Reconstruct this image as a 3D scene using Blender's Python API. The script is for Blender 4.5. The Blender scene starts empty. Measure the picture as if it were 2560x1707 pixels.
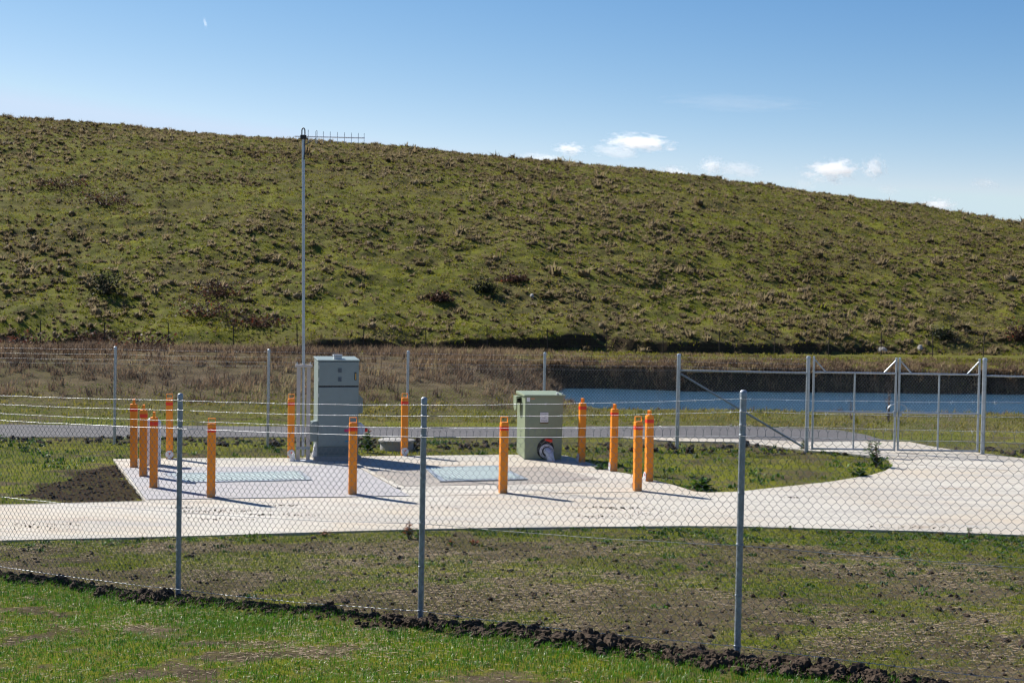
import bpy, bmesh, math, random
import numpy as np
from mathutils import Vector, Matrix

random.seed(7)
RNG = np.random.default_rng(11)
R = math.radians
C = bpy.context.scene.collection
SC = bpy.context.scene

# ------------------------------------------------------------------ camera
F_PX, W_PX, H_PX = 3400.0, 2560.0, 1707.0
CAM = np.array([0.0, 0.0, 3.3])
PITCH = math.atan((853.5 - 744.2) / F_PX)
ROLL = math.atan(0.0153)
_f = np.array([0, math.cos(PITCH), -math.sin(PITCH)])
_u0 = np.array([0, math.sin(PITCH), math.cos(PITCH)])
_r0 = np.array([1.0, 0, 0])
_r = math.cos(ROLL) * _r0 + math.sin(ROLL) * _u0
_u = math.cos(ROLL) * _u0 - math.sin(ROLL) * _r0
cd = bpy.data.cameras.new('camera')
cam = bpy.data.objects.new('camera', cd)
C.objects.link(cam)
cam.matrix_world = Matrix(((_r[0], _u[0], -_f[0], CAM[0]), (_r[1], _u[1], -_f[1], CAM[1]),
                           (_r[2], _u[2], -_f[2], CAM[2]), (0, 0, 0, 1)))
cd.sensor_fit = 'HORIZONTAL'
cd.sensor_width = 36.0
cd.lens = F_PX / W_PX * 36.0
cd.clip_start = 0.1
cd.clip_end = 9000
cd.dof.use_dof = True
cd.dof.focus_distance = 13.0
cd.dof.aperture_fstop = 4.0
SC.camera = cam

# ------------------------------------------------------------------ sky and sun
SUN_AZ = R(-51.9)          # from +Y towards +X
SUN_EL = R(41.5)
world = bpy.data.worlds.new('World')
SC.world = world
world.use_nodes = True
wn = world.node_tree.nodes
wl = world.node_tree.links
wn.clear()
wo = wn.new('ShaderNodeOutputWorld')
bg = wn.new('ShaderNodeBackground')
sky = wn.new('ShaderNodeTexSky')
sky.sky_type = 'NISHITA'
sky.sun_disc = False
sky.sun_elevation = SUN_EL
sky.sun_rotation = SUN_AZ
sky.altitude = 2200
sky.air_density = 1.0
sky.dust_density = 0.12
sky.ozone_density = 2.2
bg.inputs[1].default_value = 0.05
# deepen the clear-air blue away from the horizon (a drier, clearer sky than the stock model)
sep = wn.new('ShaderNodeSeparateColor'); cmb = wn.new('ShaderNodeCombineColor')
wl.new(sky.outputs[0], sep.inputs[0])
for i, (ref, g_, a_) in enumerate(((3.45, 1.95, 5.4), (5.37, 1.32, 7.45), (8.0, 0.85, 9.7))):
    d_ = wn.new('ShaderNodeMath'); d_.operation = 'DIVIDE'; d_.inputs[1].default_value = ref
    c_ = wn.new('ShaderNodeMath'); c_.operation = 'MINIMUM'; c_.inputs[1].default_value = (1.10, 1.06, 1.04)[i]
    p_ = wn.new('ShaderNodeMath'); p_.operation = 'POWER'; p_.inputs[1].default_value = g_
    m_ = wn.new('ShaderNodeMath'); m_.operation = 'MULTIPLY'; m_.inputs[1].default_value = a_
    wl.new(sep.outputs[i], d_.inputs[0]); wl.new(d_.outputs[0], c_.inputs[0]); wl.new(c_.outputs[0], p_.inputs[0])
    wl.new(p_.outputs[0], m_.inputs[0]); wl.new(m_.outputs[0], cmb.inputs[i])
wl.new(cmb.outputs[0], bg.inputs[0])
wl.new(bg.outputs[0], wo.inputs[0])

sd = bpy.data.lights.new('sun', 'SUN')
sd.energy = 4.9
sd.angle = R(0.53)
sd.color = (1.0, 0.95, 0.87)
sun = bpy.data.objects.new('sun', sd)
C.objects.link(sun)
SUN_V = Vector((math.sin(SUN_AZ) * math.cos(SUN_EL), math.cos(SUN_AZ) * math.cos(SUN_EL), math.sin(SUN_EL)))
sun.rotation_euler = (-SUN_V).to_track_quat('-Z', 'Y').to_euler()
sun.location = SUN_V * 60

SC.view_settings.view_transform = 'Standard'
SC.view_settings.look = 'None'
SC.view_settings.exposure = 0.95
SC.view_settings.gamma = 1.0
SC.cycles.volume_bounces = 10
SC.cycles.max_bounces = 12
SC.cycles.transparent_max_bounces = 12
SC.cycles.volume_step_rate = 1.0
SC.cycles.volume_max_steps = 96
SC.cycles.sample_clamp_indirect = 6.0
SC.cycles.filter_width = 1.15


# ------------------------------------------------------------------ measuring the place
def ray(px, py):
    return (_f * F_PX + _r * (px - W_PX / 2) + _u * (H_PX / 2 - py)) / F_PX


def gp(px, py, z=0.0):
    d = ray(px, py)
    t = (z - CAM[2]) / d[2]
    return CAM + d * t


def at(px, py, Y):
    d = ray(px, py)
    return CAM + d * (Y / d[1])


def sm(a, b, x):
    t = np.clip((np.asarray(x, float) - a) / (b - a), 0, 1)
    return t * t * (3 - 2 * t)


def _hash(ix, iy, seed):
    h = (ix.astype(np.int64) * 374761393 + iy.astype(np.int64) * 668265263 + seed * 974634541) & 0xFFFFFFFF
    h = ((h ^ (h >> 13)) * 1274126177) & 0xFFFFFFFF
    h = ((h ^ (h >> 16)) * 2246822519) & 0xFFFFFFFF
    return ((h ^ (h >> 15)) & 0xFFFFFF) / float(0xFFFFFF)


def vnoise(x, y, seed=0):
    ix = np.floor(x); iy = np.floor(y)
    fx = x - ix; fy = y - iy
    fx = fx * fx * (3 - 2 * fx); fy = fy * fy * (3 - 2 * fy)
    ix = ix.astype(np.int64); iy = iy.astype(np.int64)
    a = _hash(ix, iy, seed); b = _hash(ix + 1, iy, seed)
    c = _hash(ix, iy + 1, seed); d = _hash(ix + 1, iy + 1, seed)
    return (a * (1 - fx) + b * fx) * (1 - fy) + (c * (1 - fx) + d * fx) * fy


def fbm(x, y, scale, octs=4, seed=0):
    x = np.asarray(x, float) / scale; y = np.asarray(y, float) / scale
    s = 0; a = 0.5; n = 0
    for o in range(octs):
        s = s + a * vnoise(x + 17.3 * o, y - 9.1 * o, seed + o)
        n += a; a *= 0.5; x = x * 2.03; y = y * 2.03
    return s / n


def in_poly(x, y, poly):
    x = np.asarray(x, float); y = np.asarray(y, float)
    c = np.zeros(x.shape, bool)
    n = len(poly)
    for i in range(n):
        x1, y1 = poly[i][0], poly[i][1]
        x2, y2 = poly[(i + 1) % n][0], poly[(i + 1) % n][1]
        if y1 == y2:
            continue
        c ^= ((y1 > y) != (y2 > y)) & (x < (x2 - x1) * (y - y1) / (y2 - y1) + x1)
    return c


# ------------------------------------------------------------------ layout of the place
# front fence: post feet
PA = at(445, 1502, 13.84)[:2]; PC = at(1842, 1653, 10.58)[:2]
FD = (PC - PA) / np.linalg.norm(PC - PA)
FN = np.array([-FD[1], FD[0]])          # pointing into the compound
BAY = np.linalg.norm(PC - PA) / 2
FT = np.array([-4, -3, -2, -1, 0, 1, 2, 3, 4]) * BAY
FZ = np.array([0.0, 0.0, 0.02, 0.06, 0.165, 0.36, 0.50, 0.64, 0.70])


def tq(x, y):
    dx = x - PA[0]; dy = y - PA[1]
    return dx * FD[0] + dy * FD[1], dx * FN[0] + dy * FN[1]


front_px = [(0, 1350), (444, 1340), (900, 1326), (1053, 1322), (1259, 1318), (1700, 1314), (1840, 1314.6),
            (2043, 1320), (2310, 1327), (2560, 1337)]
front_w = [gp(*p)[:2] for p in front_px]
d0 = front_w[0] - front_w[1]; front_w.insert(0, front_w[0] + d0 / np.linalg.norm(d0) * 9)
d0 = front_w[-1] - front_w[-2]; front_w.append(front_w[-1] + d0 / np.linalg.norm(d0) * 6)
_ft = np.array([tq(*p)[0] for p in front_w]); _fq = np.array([tq(*p)[1] for p in front_w])

drive_px = [(2560, 1145), (2437, 1130), (2383, 1124), (2328, 1115), (2274, 1104), (2192, 1102), (2029, 1104),
            (1920, 1100), (1838, 1097), (1563, 1091.5), (1545, 1092.5), (1688, 1102), (1838, 1104.5), (1920, 1113),
            (1980, 1121), (2012, 1125), (2100, 1130.6), (2195, 1141.6), (2224, 1149), (2233, 1157), (2231, 1165),
            (2213, 1176), (2176, 1187), (2070, 1204), (1953, 1216.6), (1844, 1228), (1770, 1230.5), (1734, 1227.5),
            (1705, 1218), (1665, 1206), (1633, 1200), (1584, 1186), (1540, 1178), (1479, 1158), (1415, 1138)]
back_px = [(1281, 1136), (897, 1140), (717, 1144), (453, 1144.5), (283, 1147), (362, 1251), (0, 1260.5)]
drive_w = [gp(*p)[:2] for p in drive_px]
d0 = drive_w[0] - drive_w[1]; drive_w.insert(0, drive_w[0] + d0 / np.linalg.norm(d0) * 6)
back_w = [gp(*p)[:2] for p in back_px]
d0 = back_w[-1] - back_w[-2]; back_w.append(back_w[-1] + d0 / np.linalg.norm(d0) * 9)
SLAB = front_w + drive_w + back_w
road_px = [(-700, 1088), (0, 1092), (700, 1092), (1545, 1092.2), (1700, 1095), (1838, 1097.6), (2029, 1104.4), (2192, 1102.4),
           (2215, 1101), (2165, 1086), (2096, 1074), (1900, 1066.5), (1700, 1064), (1300, 1066), (1000, 1067),
           (660, 1065), (286, 1063), (0, 1060), (-700, 1050)]
ROAD = [gp(px, py, -0.01)[:2] for px, py in road_px]
DUG = [gp(*p)[:2] for p in [(20, 1243), (110, 1212), (225, 1172), (290, 1160), (364, 1252), (150, 1256)]]

# the hill's skyline
sky_px = [(-300, 262), (0, 292), (218, 308), (511, 332), (751, 350), (980, 368), (1154, 389), (1415, 414), (1741, 448),
          (1959, 476), (2177, 506), (2394, 539), (2560, 568), (2900, 630)]


def foot_y(x):
    return 66 + 0.25 * np.maximum(np.asarray(x, float) + 10, 0)


def g_hill(u):
    u = np.asarray(u, float)
    uu = np.clip(u, 0, 1)
    return 0.45 * uu + 0.55 * np.sin(uu * math.pi / 2) - np.maximum(u - 1, 0) ** 2 * 0.9


HX, HA = [], []
Ys = np.linspace(70, 170, 300)
for px, py in sky_px:
    d = ray(px, py)
    tan_t, tan_e = d[0] / d[1], d[2] / d[1]
    xs = tan_t * Ys
    lo, hi = 1, 60
    for _ in range(40):
        A = (lo + hi) / 2
        e = (0.85 + A * g_hill((Ys - foot_y(xs)) / 78) - CAM[2] - 0.0) / Ys
        if e.max() > tan_e: hi = A
        else: lo = A
    k = int(np.argmax(e))
    HX.append(xs[k]); HA.append(A)
HX = np.array(HX); HA = np.array(HA)

LP = np.array([(0, -.03), (34.5, -.03), (37, -.02), (39, .1), (42, .45), (46, .95), (49, 1.12), (52, 1.0), (57, .8), (62, .72), (64.6, .6), (120, .6)])
RP = np.array([(0, -.05), (34.5, -.05), (38, -.05), (42, -.10), (44.4, -.30), (45.4, -.50), (49, -1.2), (55.8, -1.1),
               (56.5, -.45), (56.85, .42), (58.5, .60), (63, .55), (120, .55)])
POND_Z = -0.4


def terrain(x, y):
    x = np.asarray(x, float); y = np.asarray(y, float)
    t, q = tq(x, y)
    zf = np.interp(t, FT, FZ)
    qs = np.maximum(np.interp(t, _ft, _fq), 1.0)
    s = np.clip(q / qs, 0, 1)
    near = zf * (1 - sm(0, 1, s)) - 0.028 * sm(0.3, 1, s)
    near = np.where(q < 0, zf + np.minimum(-q, 14) * 0.055, near)
    # loose earth windrow on the camera side of the fence
    wob = (fbm(t, t * 0, 1.3, 3, 5) - .5) * 0.35
    wr = np.exp(-((q + 0.26 + wob) / 0.17) ** 2) * (0.02 + 0.13 * fbm(x, y, 0.35, 3, 9))
    near = near + wr * .48 * (np.abs(q) < 2)
    inside = in_poly(x, y, SLAB) & (y < 34.4)
    yy = y + (fbm(x, y, 9, 2, 31) - .5) * 2.2 * sm(37, 44, y)
    yy = yy + (fbm(x, y, 2.4, 3, 37) - .5) * 1.6 * sm(53, 56, y) * (1 - sm(59, 61, y)) + (fbm(x, y, .7, 2, 38) - .5) * .5 * sm(55, 56, y) * (1 - sm(58, 60, y))
    w = sm(-1.0, 3.4, x - (y - 50) * 0.03)
    prof = np.interp(yy, LP[:, 0], LP[:, 1]) * (1 - w) + np.interp(yy + np.minimum(sm(18, 27, x) * 1.0, 1), RP[:, 0], RP[:, 1]) * w
    z = np.where(y < 34.5, near, prof)
    # hill with a small eroded scarp along its foot
    fy = foot_y(x)
    yh = y + (fbm(x, y, 4, 4, 71) - .5) * 5.0
    sc_amp = 0.55 * sm(0.50, 0.64, fbm(x, x * 0 + 3, 7, 3, 44))
    hill = np.interp(x, HX, HA) * g_hill((y - fy) / 78) * (y > fy) + sc_amp * sm(-0.5, 0.0, yh - fy) * (1 - sm(0, 9, yh - fy))
    hill = hill + 0.28 * sm(-.8, 2.0, yh - fy)
    und = (fbm(x, y, 14, 3, 3) - .5) * 1.3 * sm(0, 10, y - fy) + (fbm(x, y, 1.6, 5, 8) - .5) * 0.60 * sm(-2, 4, y - fy)
    und = und + (fbm(x * .22, y * 1.0, 1.9, 3, 12) - .5) * 0.42 * sm(1, 6, y - fy)      # sheep tracks along the slope
    z = z + np.where(y > fy - 4, hill + und, 0)
    # small roughness everywhere
    z = z + (fbm(x, y, 0.5, 3, 21) - .5) * np.where(y < 36, 0.035, 0.12) + (fbm(x, y, 0.12, 2, 22) - .5) * np.where(y < 24, 0.022, 0.0)
    z = np.where(inside, np.minimum(z, -.07), z)
    return z


def zat(x, y):
    return float(terrain(np.array([x]), np.array([y]))[0])


# ------------------------------------------------------------------ materials
def nt(name):
    m = bpy.data.materials.new(name)
    m.use_nodes = True
    n = m.node_tree.nodes; n.clear()
    out = n.new('ShaderNodeOutputMaterial')
    return m, n, m.node_tree.links, out


def rgba(c):
    return (c[0], c[1], c[2], 1)


def mat(name, col, rough=0.6, metal=0.0, var=0.12, vscale=6.0, bump=0.0, bscale=60.0, col2=None, coord='Object', spec=0.5):
    m, n, l, out = nt(name)
    p = n.new('ShaderNodeBsdfPrincipled')
    p.inputs['Roughness'].default_value = rough
    p.inputs['Metallic'].default_value = metal
    p.inputs['Specular IOR Level'].default_value = spec
    tc = n.new('ShaderNodeTexCoord')
    no = n.new('ShaderNodeTexNoise')
    no.inputs['Scale'].default_value = vscale
    no.inputs['Detail'].default_value = 6
    no.inputs['Roughness'].default_value = 0.65
    l.new(tc.outputs[coord], no.inputs['Vector'])
    cr = n.new('ShaderNodeValToRGB')
    c2 = col2 or tuple(c * (1 - var) for c in col)
    cr.color_ramp.elements[0].position = 0.32; cr.color_ramp.elements[0].color = rgba(c2)
    cr.color_ramp.elements[1].position = 0.68; cr.color_ramp.elements[1].color = rgba(tuple(min(1, c * (1 + var * .5)) for c in col))
    l.new(no.outputs['Fac'], cr.inputs['Fac'])
    l.new(cr.outputs[0], p.inputs['Base Color'])
    mr = n.new('ShaderNodeMapRange')
    mr.inputs['To Min'].default_value = max(0.05, rough - 0.1); mr.inputs['To Max'].default_value = min(1, rough + 0.12)
    l.new(no.outputs['Fac'], mr.inputs['Value']); l.new(mr.outputs[0], p.inputs['Roughness'])
    if bump > 0:
        nb = n.new('ShaderNodeTexNoise'); nb.inputs['Scale'].default_value = bscale; nb.inputs['Detail'].default_value = 5
        l.new(tc.outputs[coord], nb.inputs['Vector'])
        b = n.new('ShaderNodeBump'); b.inputs['Strength'].default_value = bump; b.inputs['Distance'].default_value = 0.01
        l.new(nb.outputs['Fac'], b.inputs['Height']); l.new(b.outputs[0], p.inputs['Normal'])
    l.new(p.outputs[0], out.inputs[0])
    return m


def veg(name, stops, trans=0.35, rough=0.6, spec=0.12):
    """colour runs along the per-plant attribute 'tint'"""
    m, n, l, out = nt(name)
    a = n.new('ShaderNodeAttribute'); a.attribute_name = 'tint'
    cr = n.new('ShaderNodeValToRGB')
    e = cr.color_ramp.elements
    e[0].position = stops[0][0]; e[0].color = rgba(stops[0][1])
    e[1].position = stops[-1][0]; e[1].color = rgba(stops[-1][1])
    for pos, c in stops[1:-1]:
        k = e.new(pos); k.color = rgba(c)
    l.new(a.outputs['Fac'], cr.inputs['Fac'])
    p = n.new('ShaderNodeBsdfPrincipled')
    p.inputs['Roughness'].default_value = rough
    p.inputs['Specular IOR Level'].default_value = spec
    l.new(cr.outputs[0], p.inputs['Base Color'])
    t = n.new('ShaderNodeBsdfTranslucent')
    l.new(cr.outputs[0], t.inputs['Color'])
    mx = n.new('ShaderNodeMixShader'); mx.inputs[0].default_value = trans
    l.new(p.outputs[0], mx.inputs[1]); l.new(t.outputs[0], mx.inputs[2])
    l.new(mx.outputs[0], out.inputs[0])
    return m


def mix_rgb(n, l, fac, a, b, blend='MIX'):
    x = n.new('ShaderNodeMix'); x.data_type = 'RGBA'; x.blend_type = blend
    for sock, v in ((x.inputs['Factor'], fac), (x.inputs['A'], a), (x.inputs['B'], b)):
        if isinstance(v, tuple):
            sock.default_value = rgba(v)
        elif isinstance(v, (int, float)):
            sock.default_value = v
        else:
            l.new(v, sock)
    return x.outputs['Result']


def noise(n, l, tc, scale, detail=5, rough=0.6, lo=0.4, hi=0.6, stretch=None):
    no = n.new('ShaderNodeTexNoise')
    no.inputs['Scale'].default_value = scale; no.inputs['Detail'].default_value = detail; no.inputs['Roughness'].default_value = rough
    v = tc
    if stretch:
        mp = n.new('ShaderNodeMapping'); mp.inputs['Scale'].default_value = stretch
        l.new(tc, mp.inputs['Vector']); v = mp.outputs[0]
    l.new(v, no.inputs['Vector'])
    mr = n.new('ShaderNodeMapRange'); mr.interpolation_type = 'SMOOTHSTEP'
    mr.inputs['From Min'].default_value = lo; mr.inputs['From Max'].default_value = hi
    l.new(no.outputs['Fac'], mr.inputs['Value'])
    return mr.outputs[0]


def ground_mat():
    m, n, l, out = nt('earth_and_turf')
    tc = n.new('ShaderNodeTexCoord').outputs['Object']
    ag = n.new('ShaderNodeAttribute'); ag.attribute_name = 'green'
    ad = n.new('ShaderNodeAttribute'); ad.attribute_name = 'dry'
    k = n.new('ShaderNodeAttribute'); k.attribute_name = 'dark_soil'
    soil = mix_rgb(n, l, noise(n, l, tc, 1.1, 6, .65, .35, .65), (.050, .039, .025), (.092, .072, .047))
    soil = mix_rgb(n, l, noise(n, l, tc, 24, 3, .6, .52, .72), soil, (.165, .13, .088))
    soil = mix_rgb(n, l, noise(n, l, tc, 9, 5, .7, .55, .7), soil, (.034, .024, .017))
    soil = mix_rgb(n, l, k.outputs['Fac'], soil, (.030, .018, .013))
    green = mix_rgb(n, l, noise(n, l, tc, .6, 5, .6, .38, .62), (.076, .094, .008), (.142, .150, .013))
    green = mix_rgb(n, l, noise(n, l, tc, 5, 5, .7, .45, .7), green, (.115, .105, .040))
    dry = mix_rgb(n, l, noise(n, l, tc, 1.3, 6, .7, .4, .62), (.055, .039, .026), (.12, .088, .056))
    ng = noise(n, l, tc, 14, 5, .7, .3, .7)
    f = n.new('ShaderNodeMath'); f.operation = 'MULTIPLY_ADD'
    l.new(ng, f.inputs[0]); f.inputs[1].default_value = 0.8; f.inputs[2].default_value = -0.4
    f2 = n.new('ShaderNodeMath'); f2.operation = 'ADD'; f2.use_clamp = True
    l.new(ag.outputs['Fac'], f2.inputs[0]); l.new(f.outputs[0], f2.inputs[1])
    c = mix_rgb(n, l, f2.outputs[0], soil, green)
    c = mix_rgb(n, l, ad.outputs['Fac'], c, dry)
    p = n.new('ShaderNodeBsdfPrincipled')
    p.inputs['Roughness'].default_value = 0.95
    p.inputs['Specular IOR Level'].default_value = 0.03
    l.new(c, p.inputs['Base Color'])
    nb = n.new('ShaderNodeTexNoise'); nb.inputs['Scale'].default_value = 28; nb.inputs['Detail'].default_value = 8; nb.inputs['Roughness'].default_value = .7
    l.new(tc, nb.inputs['Vector'])
    b = n.new('ShaderNodeBump'); b.inputs['Strength'].default_value = 0.9; b.inputs['Distance'].default_value = 0.035
    l.new(nb.outputs['Fac'], b.inputs['Height']); l.new(b.outputs[0], p.inputs['Normal'])
    l.new(p.outputs[0], out.inputs[0])
    return m


def concrete_mat(name, base, warm, stain=0.6, streak=True):
    m, n, l, out = nt(name)
    tc = n.new('ShaderNodeTexCoord').outputs['Object']
    c = mix_rgb(n, l, noise(n, l, tc, .35, 6, .6, .38, .62), base, warm)
    c = mix_rgb(n, l, noise(n, l, tc, 2.2, 7, .7, .45, .75), c, tuple(v * .82 for v in base))
    if streak:
        s = noise(n, l, tc, .8, 6, .65, .45, .64, (.30, 3.4, 1))
        c = mix_rgb(n, l, s, c, (base[0] * .70, base[1] * .71, base[2] * .74))
        s2 = noise(n, l, tc, 1.1, 7, .75, .54, .70, (.5, 1.6, 1))
        f = n.new('ShaderNodeMath'); f.operation = 'MULTIPLY'; f.inputs[1].default_value = stain
        l.new(s2, f.inputs[0])
        c = mix_rgb(n, l, f.outputs[0], c, (.20, .135, .085))
    sp = noise(n, l, tc, 16, 3, .55, .67, .72)
    c = mix_rgb(n, l, sp, c, (.12, .09, .065))
    c = mix_rgb(n, l, noise(n, l, tc, 120, 2, .5, .4, .7), c, tuple(v * .9 for v in base))
    p = n.new('ShaderNodeBsdfPrincipled'); p.inputs['Roughness'].default_value = .85
    p.inputs['Specular IOR Level'].default_value = .25
    l.new(c, p.inputs['Base Color'])
    nb = n.new('ShaderNodeTexNoise'); nb.inputs['Scale'].default_value = 45; nb.inputs['Detail'].default_value = 8
    l.new(tc, nb.inputs['Vector'])
    b = n.new('ShaderNodeBump'); b.inputs['Strength'].default_value = .25; b.inputs['Distance'].default_value = .006
    l.new(nb.outputs['Fac'], b.inputs['Height']); l.new(b.outputs[0], p.inputs['Normal'])
    l.new(p.outputs[0], out.inputs[0])
    return m


M = {}
M['ground'] = ground_mat()
M['slab'] = concrete_mat('driveway_concrete', (.445, .42, .37), (.42, .35, .262), .95)
M['pad'] = concrete_mat('grey_concrete', (.33, .325, .335), (.34, .325, .32), .15, False)
M['apron'] = concrete_mat('stained_concrete', (.30, .275, .245), (.31, .265, .22), .5)
M['block'] = concrete_mat('cast_concrete', (.31, .30, .28), (.29, .275, .255), .2, False)
M['joint'] = mat('joint_sealant', (.16, .14, .12), .9)
M['gravel'] = mat('road_gravel', (.080, .076, .080), .95, 0, .35, 3, 1.0, 30)
M['galv'] = mat('galvanised_steel', (.42, .45, .48), .42, .75, .18, 14, .15, 90)
M['galv_old'] = mat('weathered_galvanised_steel', (.30, .335, .37), .5, .6, .30, 18, .25, 70)
M['wire'] = mat('zinc_wire', (.20, .215, .23), .32, .95, .08, 5)
M['tension'] = mat('tension_wire_zinc', (.45, .46, .48), .42, .8, .08, 8)
M['barb'] = mat('bright_zinc_wire', (.38, .39, .41), .42, .8, .05, 5)
def yellow_mat():
    m, n, l, out = nt('safety_yellow_paint')
    tcn = n.new('ShaderNodeTexCoord'); tc = tcn.outputs['Object']
    oi = n.new('ShaderNodeObjectInfo')
    base = mix_rgb(n, l, noise(n, l, tc, 5, 5, .6, .35, .7), (.79, .245, .003), (.70, .205, .004))
    off = n.new('ShaderNodeVectorMath'); off.operation = 'ADD'
    sc = n.new('ShaderNodeVectorMath'); sc.operation = 'SCALE'; sc.inputs[0].default_value = (13, 7, 29)
    l.new(oi.outputs['Random'], sc.inputs['Scale']); l.new(tc, off.inputs[0]); l.new(sc.outputs[0], off.inputs[1])
    scuff = noise(n, l, off.outputs[0], 26, 4, .6, .66, .74, (1, 1, .35))
    base = mix_rgb(n, l, scuff, base, (.33, .17, .05))
    sx = n.new('ShaderNodeSeparateXYZ'); l.new(tc, sx.inputs[0])
    mr = n.new('ShaderNodeMapRange'); mr.inputs['From Min'].default_value = .20; mr.inputs['From Max'].default_value = .0
    l.new(sx.outputs['Z'], mr.inputs['Value'])
    mu = n.new('ShaderNodeMath'); mu.operation = 'MULTIPLY'
    l.new(mr.outputs[0], mu.inputs[0]); l.new(noise(n, l, off.outputs[0], 14, 6, .7, .35, .65), mu.inputs[1])
    base = mix_rgb(n, l, mu.outputs[0], base, (.30, .19, .10))
    p = n.new('ShaderNodeBsdfPrincipled'); p.inputs['Roughness'].default_value = .45
    l.new(base, p.inputs['Base Color']); l.new(p.outputs[0], out.inputs[0])
    return m


M['yellow'] = yellow_mat()
M['red'] = mat('red_reflective_tape', (.72, .035, .012), .3, 0, .1, 20)
M['cab'] = mat('grey_green_paint', (.19, .235, .225), .45, 0, .07, 4, .03, 120)
M['cab2'] = mat('dark_grey_green_paint', (.105, .135, .135), .5, 0, .1, 4, .03, 120)
M['box'] = mat('olive_green_paint', (.215, .255, .165), .42, 0, .08, 5, .03, 120)
M['vent'] = mat('blue_grey_plastic', (.07, .10, .125), .5)
M['black'] = mat('black_rubber', (.012, .012, .013), .55)
M['brass'] = mat('handle_brass', (.55, .34, .10), .35, .5)
M['white'] = mat('white_paint', (.70, .71, .72), .5, 0, .05, 6)
M['paper'] = mat('sign_face_white', (.72, .70, .70), .5, 0, .04, 8)
M['ink'] = mat('sign_ink', (.03, .03, .035), .6)
M['brown'] = mat('sign_edge_brown', (.12, .085, .04), .6)
M['magenta'] = mat('magenta_sticker', (.55, .03, .13), .5)
M['cyan'] = mat('blue_sticker', (.03, .20, .34), .5)
M['pipe'] = mat('cast_pipe_coating', (.58, .58, .62), .5, .1, .12, 10, .1, 50)
M['beige'] = mat('beige_painted_steel', (.46, .41, .37), .5, .2, .1, 8)
M['orange_copper'] = mat('copper_tone_rod', (.55, .28, .14), .4, .6)
M['picket'] = mat('rusty_picket_steel', (.055, .042, .033), .8, .2, .3, 10)
M['clod'] = mat('dark_clay', (.060, .042, .029), .95, 0, .35, 9, 1.0, 45, coord='Object', spec=.15)
M['dug'] = mat('fresh_dug_clay', (.046, .028, .019), .95, 0, .35, 9, 1.0, 45, spec=.15)
M['lawn'] = veg('lawn_blades', [(0, (.024, .092, .004)), (.45, (.050, .158, .006)), (.8, (.10, .20, .010)), (1, (.22, .21, .06))], .4, .4, .35)
M['sparse'] = veg('sparse_grass_blades', [(0, (.040, .095, .008)), (.4, (.080, .135, .012)), (.7, (.16, .165, .030)), (1, (.30, .235, .11))], .4)
M['straw'] = veg('straw', [(0, (.22, .165, .105)), (1, (.37, .30, .21))], .2, .7)
M['drygrass'] = veg('dry_bank_grass', [(0, (.055, .036, .026)), (.35, (.13, .088, .058)), (.7, (.24, .165, .10)), (1, (.30, .26, .12))], .4, .7)
M['tussock'] = veg('tussock_blades', [(0, (.090, .066, .032)), (.4, (.19, .146, .078)), (.75, (.29, .228, .135)), (1, (.18, .18, .03))], .45, .7)
M['turf'] = veg('hill_turf_blades', [(0, (.080, .098, .006)), (.5, (.185, .182, .012)), (1, (.26, .215, .05))], .4, .6)
M['weed'] = veg('weed_leaves', [(0, (.016, .042, .007)), (.5, (.045, .115, .012)), (.8, (.10, .175, .018)), (1, (.20, .040, .025))], .35, .5)
M['bramble'] = veg('bramble_leaves', [(0, (.022, .016, .012)), (.5, (.070, .042, .030)), (.85, (.14, .085, .06)), (1, (.22, .05, .02))], .3, .6)
M['darkbush'] = veg('dark_shrub_leaves', [(0, (.010, .013, .008)), (.6, (.022, .03, .014)), (1, (.05, .06, .03))], .2, .6)
M['twig'] = mat('twig_bark', (.09, .065, .05), .9, 0, .3, 12)
M['rust_stem'] = mat('dead_thistle_stem', (.15, .10, .075), .9, 0, .3, 12)
M['stone'] = mat('pale_stone', (.34, .32, .30), .9, 0, .3, 6, .5, 20)


# ------------------------------------------------------------------ mesh helpers
def link(name, me, material=None, parent=None):
    o = bpy.data.objects.new(name, me)
    C.objects.link(o)
    if material is not None:
        o.data.materials.append(material)
    if parent is not None:
        o.parent = parent
    return o


def np_mesh(name, V, quads=None, tris=None, attrs=None, smooth=True):
    me = bpy.data.meshes.new(name)
    V = np.ascontiguousarray(V, np.float32).reshape(-1, 3)
    me.vertices.add(len(V)); me.vertices.foreach_set('co', V.ravel())
    idx, tot = [], []
    if quads is not None and len(quads):
        idx.append(np.asarray(quads, np.int32).ravel()); tot.append(np.full(len(quads), 4, np.int32))
    if tris is not None and len(tris):
        idx.append(np.asarray(tris, np.int32).ravel()); tot.append(np.full(len(tris), 3, np.int32))
    idx = np.concatenate(idx); tot = np.concatenate(tot)
    me.loops.add(len(idx)); me.loops.foreach_set('vertex_index', idx)
    st = np.concatenate([[0], np.cumsum(tot)[:-1]]).astype(np.int32)
    me.polygons.add(len(tot)); me.polygons.foreach_set('loop_start', st); me.polygons.foreach_set('loop_total', tot)
    me.polygons.foreach_set('use_smooth', np.full(len(tot), smooth, bool))
    for k, a in (attrs or {}).items():
        at_ = me.attributes.new(k, 'FLOAT', 'POINT')
        at_.data.foreach_set('value', np.ascontiguousarray(a, np.float32))
    me.update(calc_edges=True)
    me.validate()
    return me


def thing(name, label, cat, loc=(0, 0, 0), rz=0.0, group=None):
    o = bpy.data.objects.new(name, None)
    C.objects.link(o)
    o.empty_display_size = 0.1
    o.location = loc; o.rotation_euler = (0, 0, rz)
    tag(o, label, cat, group)
    return o


def tag(o, label, cat=None, group=None, kind=None):
    if label: o['label'] = label
    if cat: o['category'] = cat
    if group: o['group'] = group
    if kind: o['kind'] = kind
    return o


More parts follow.
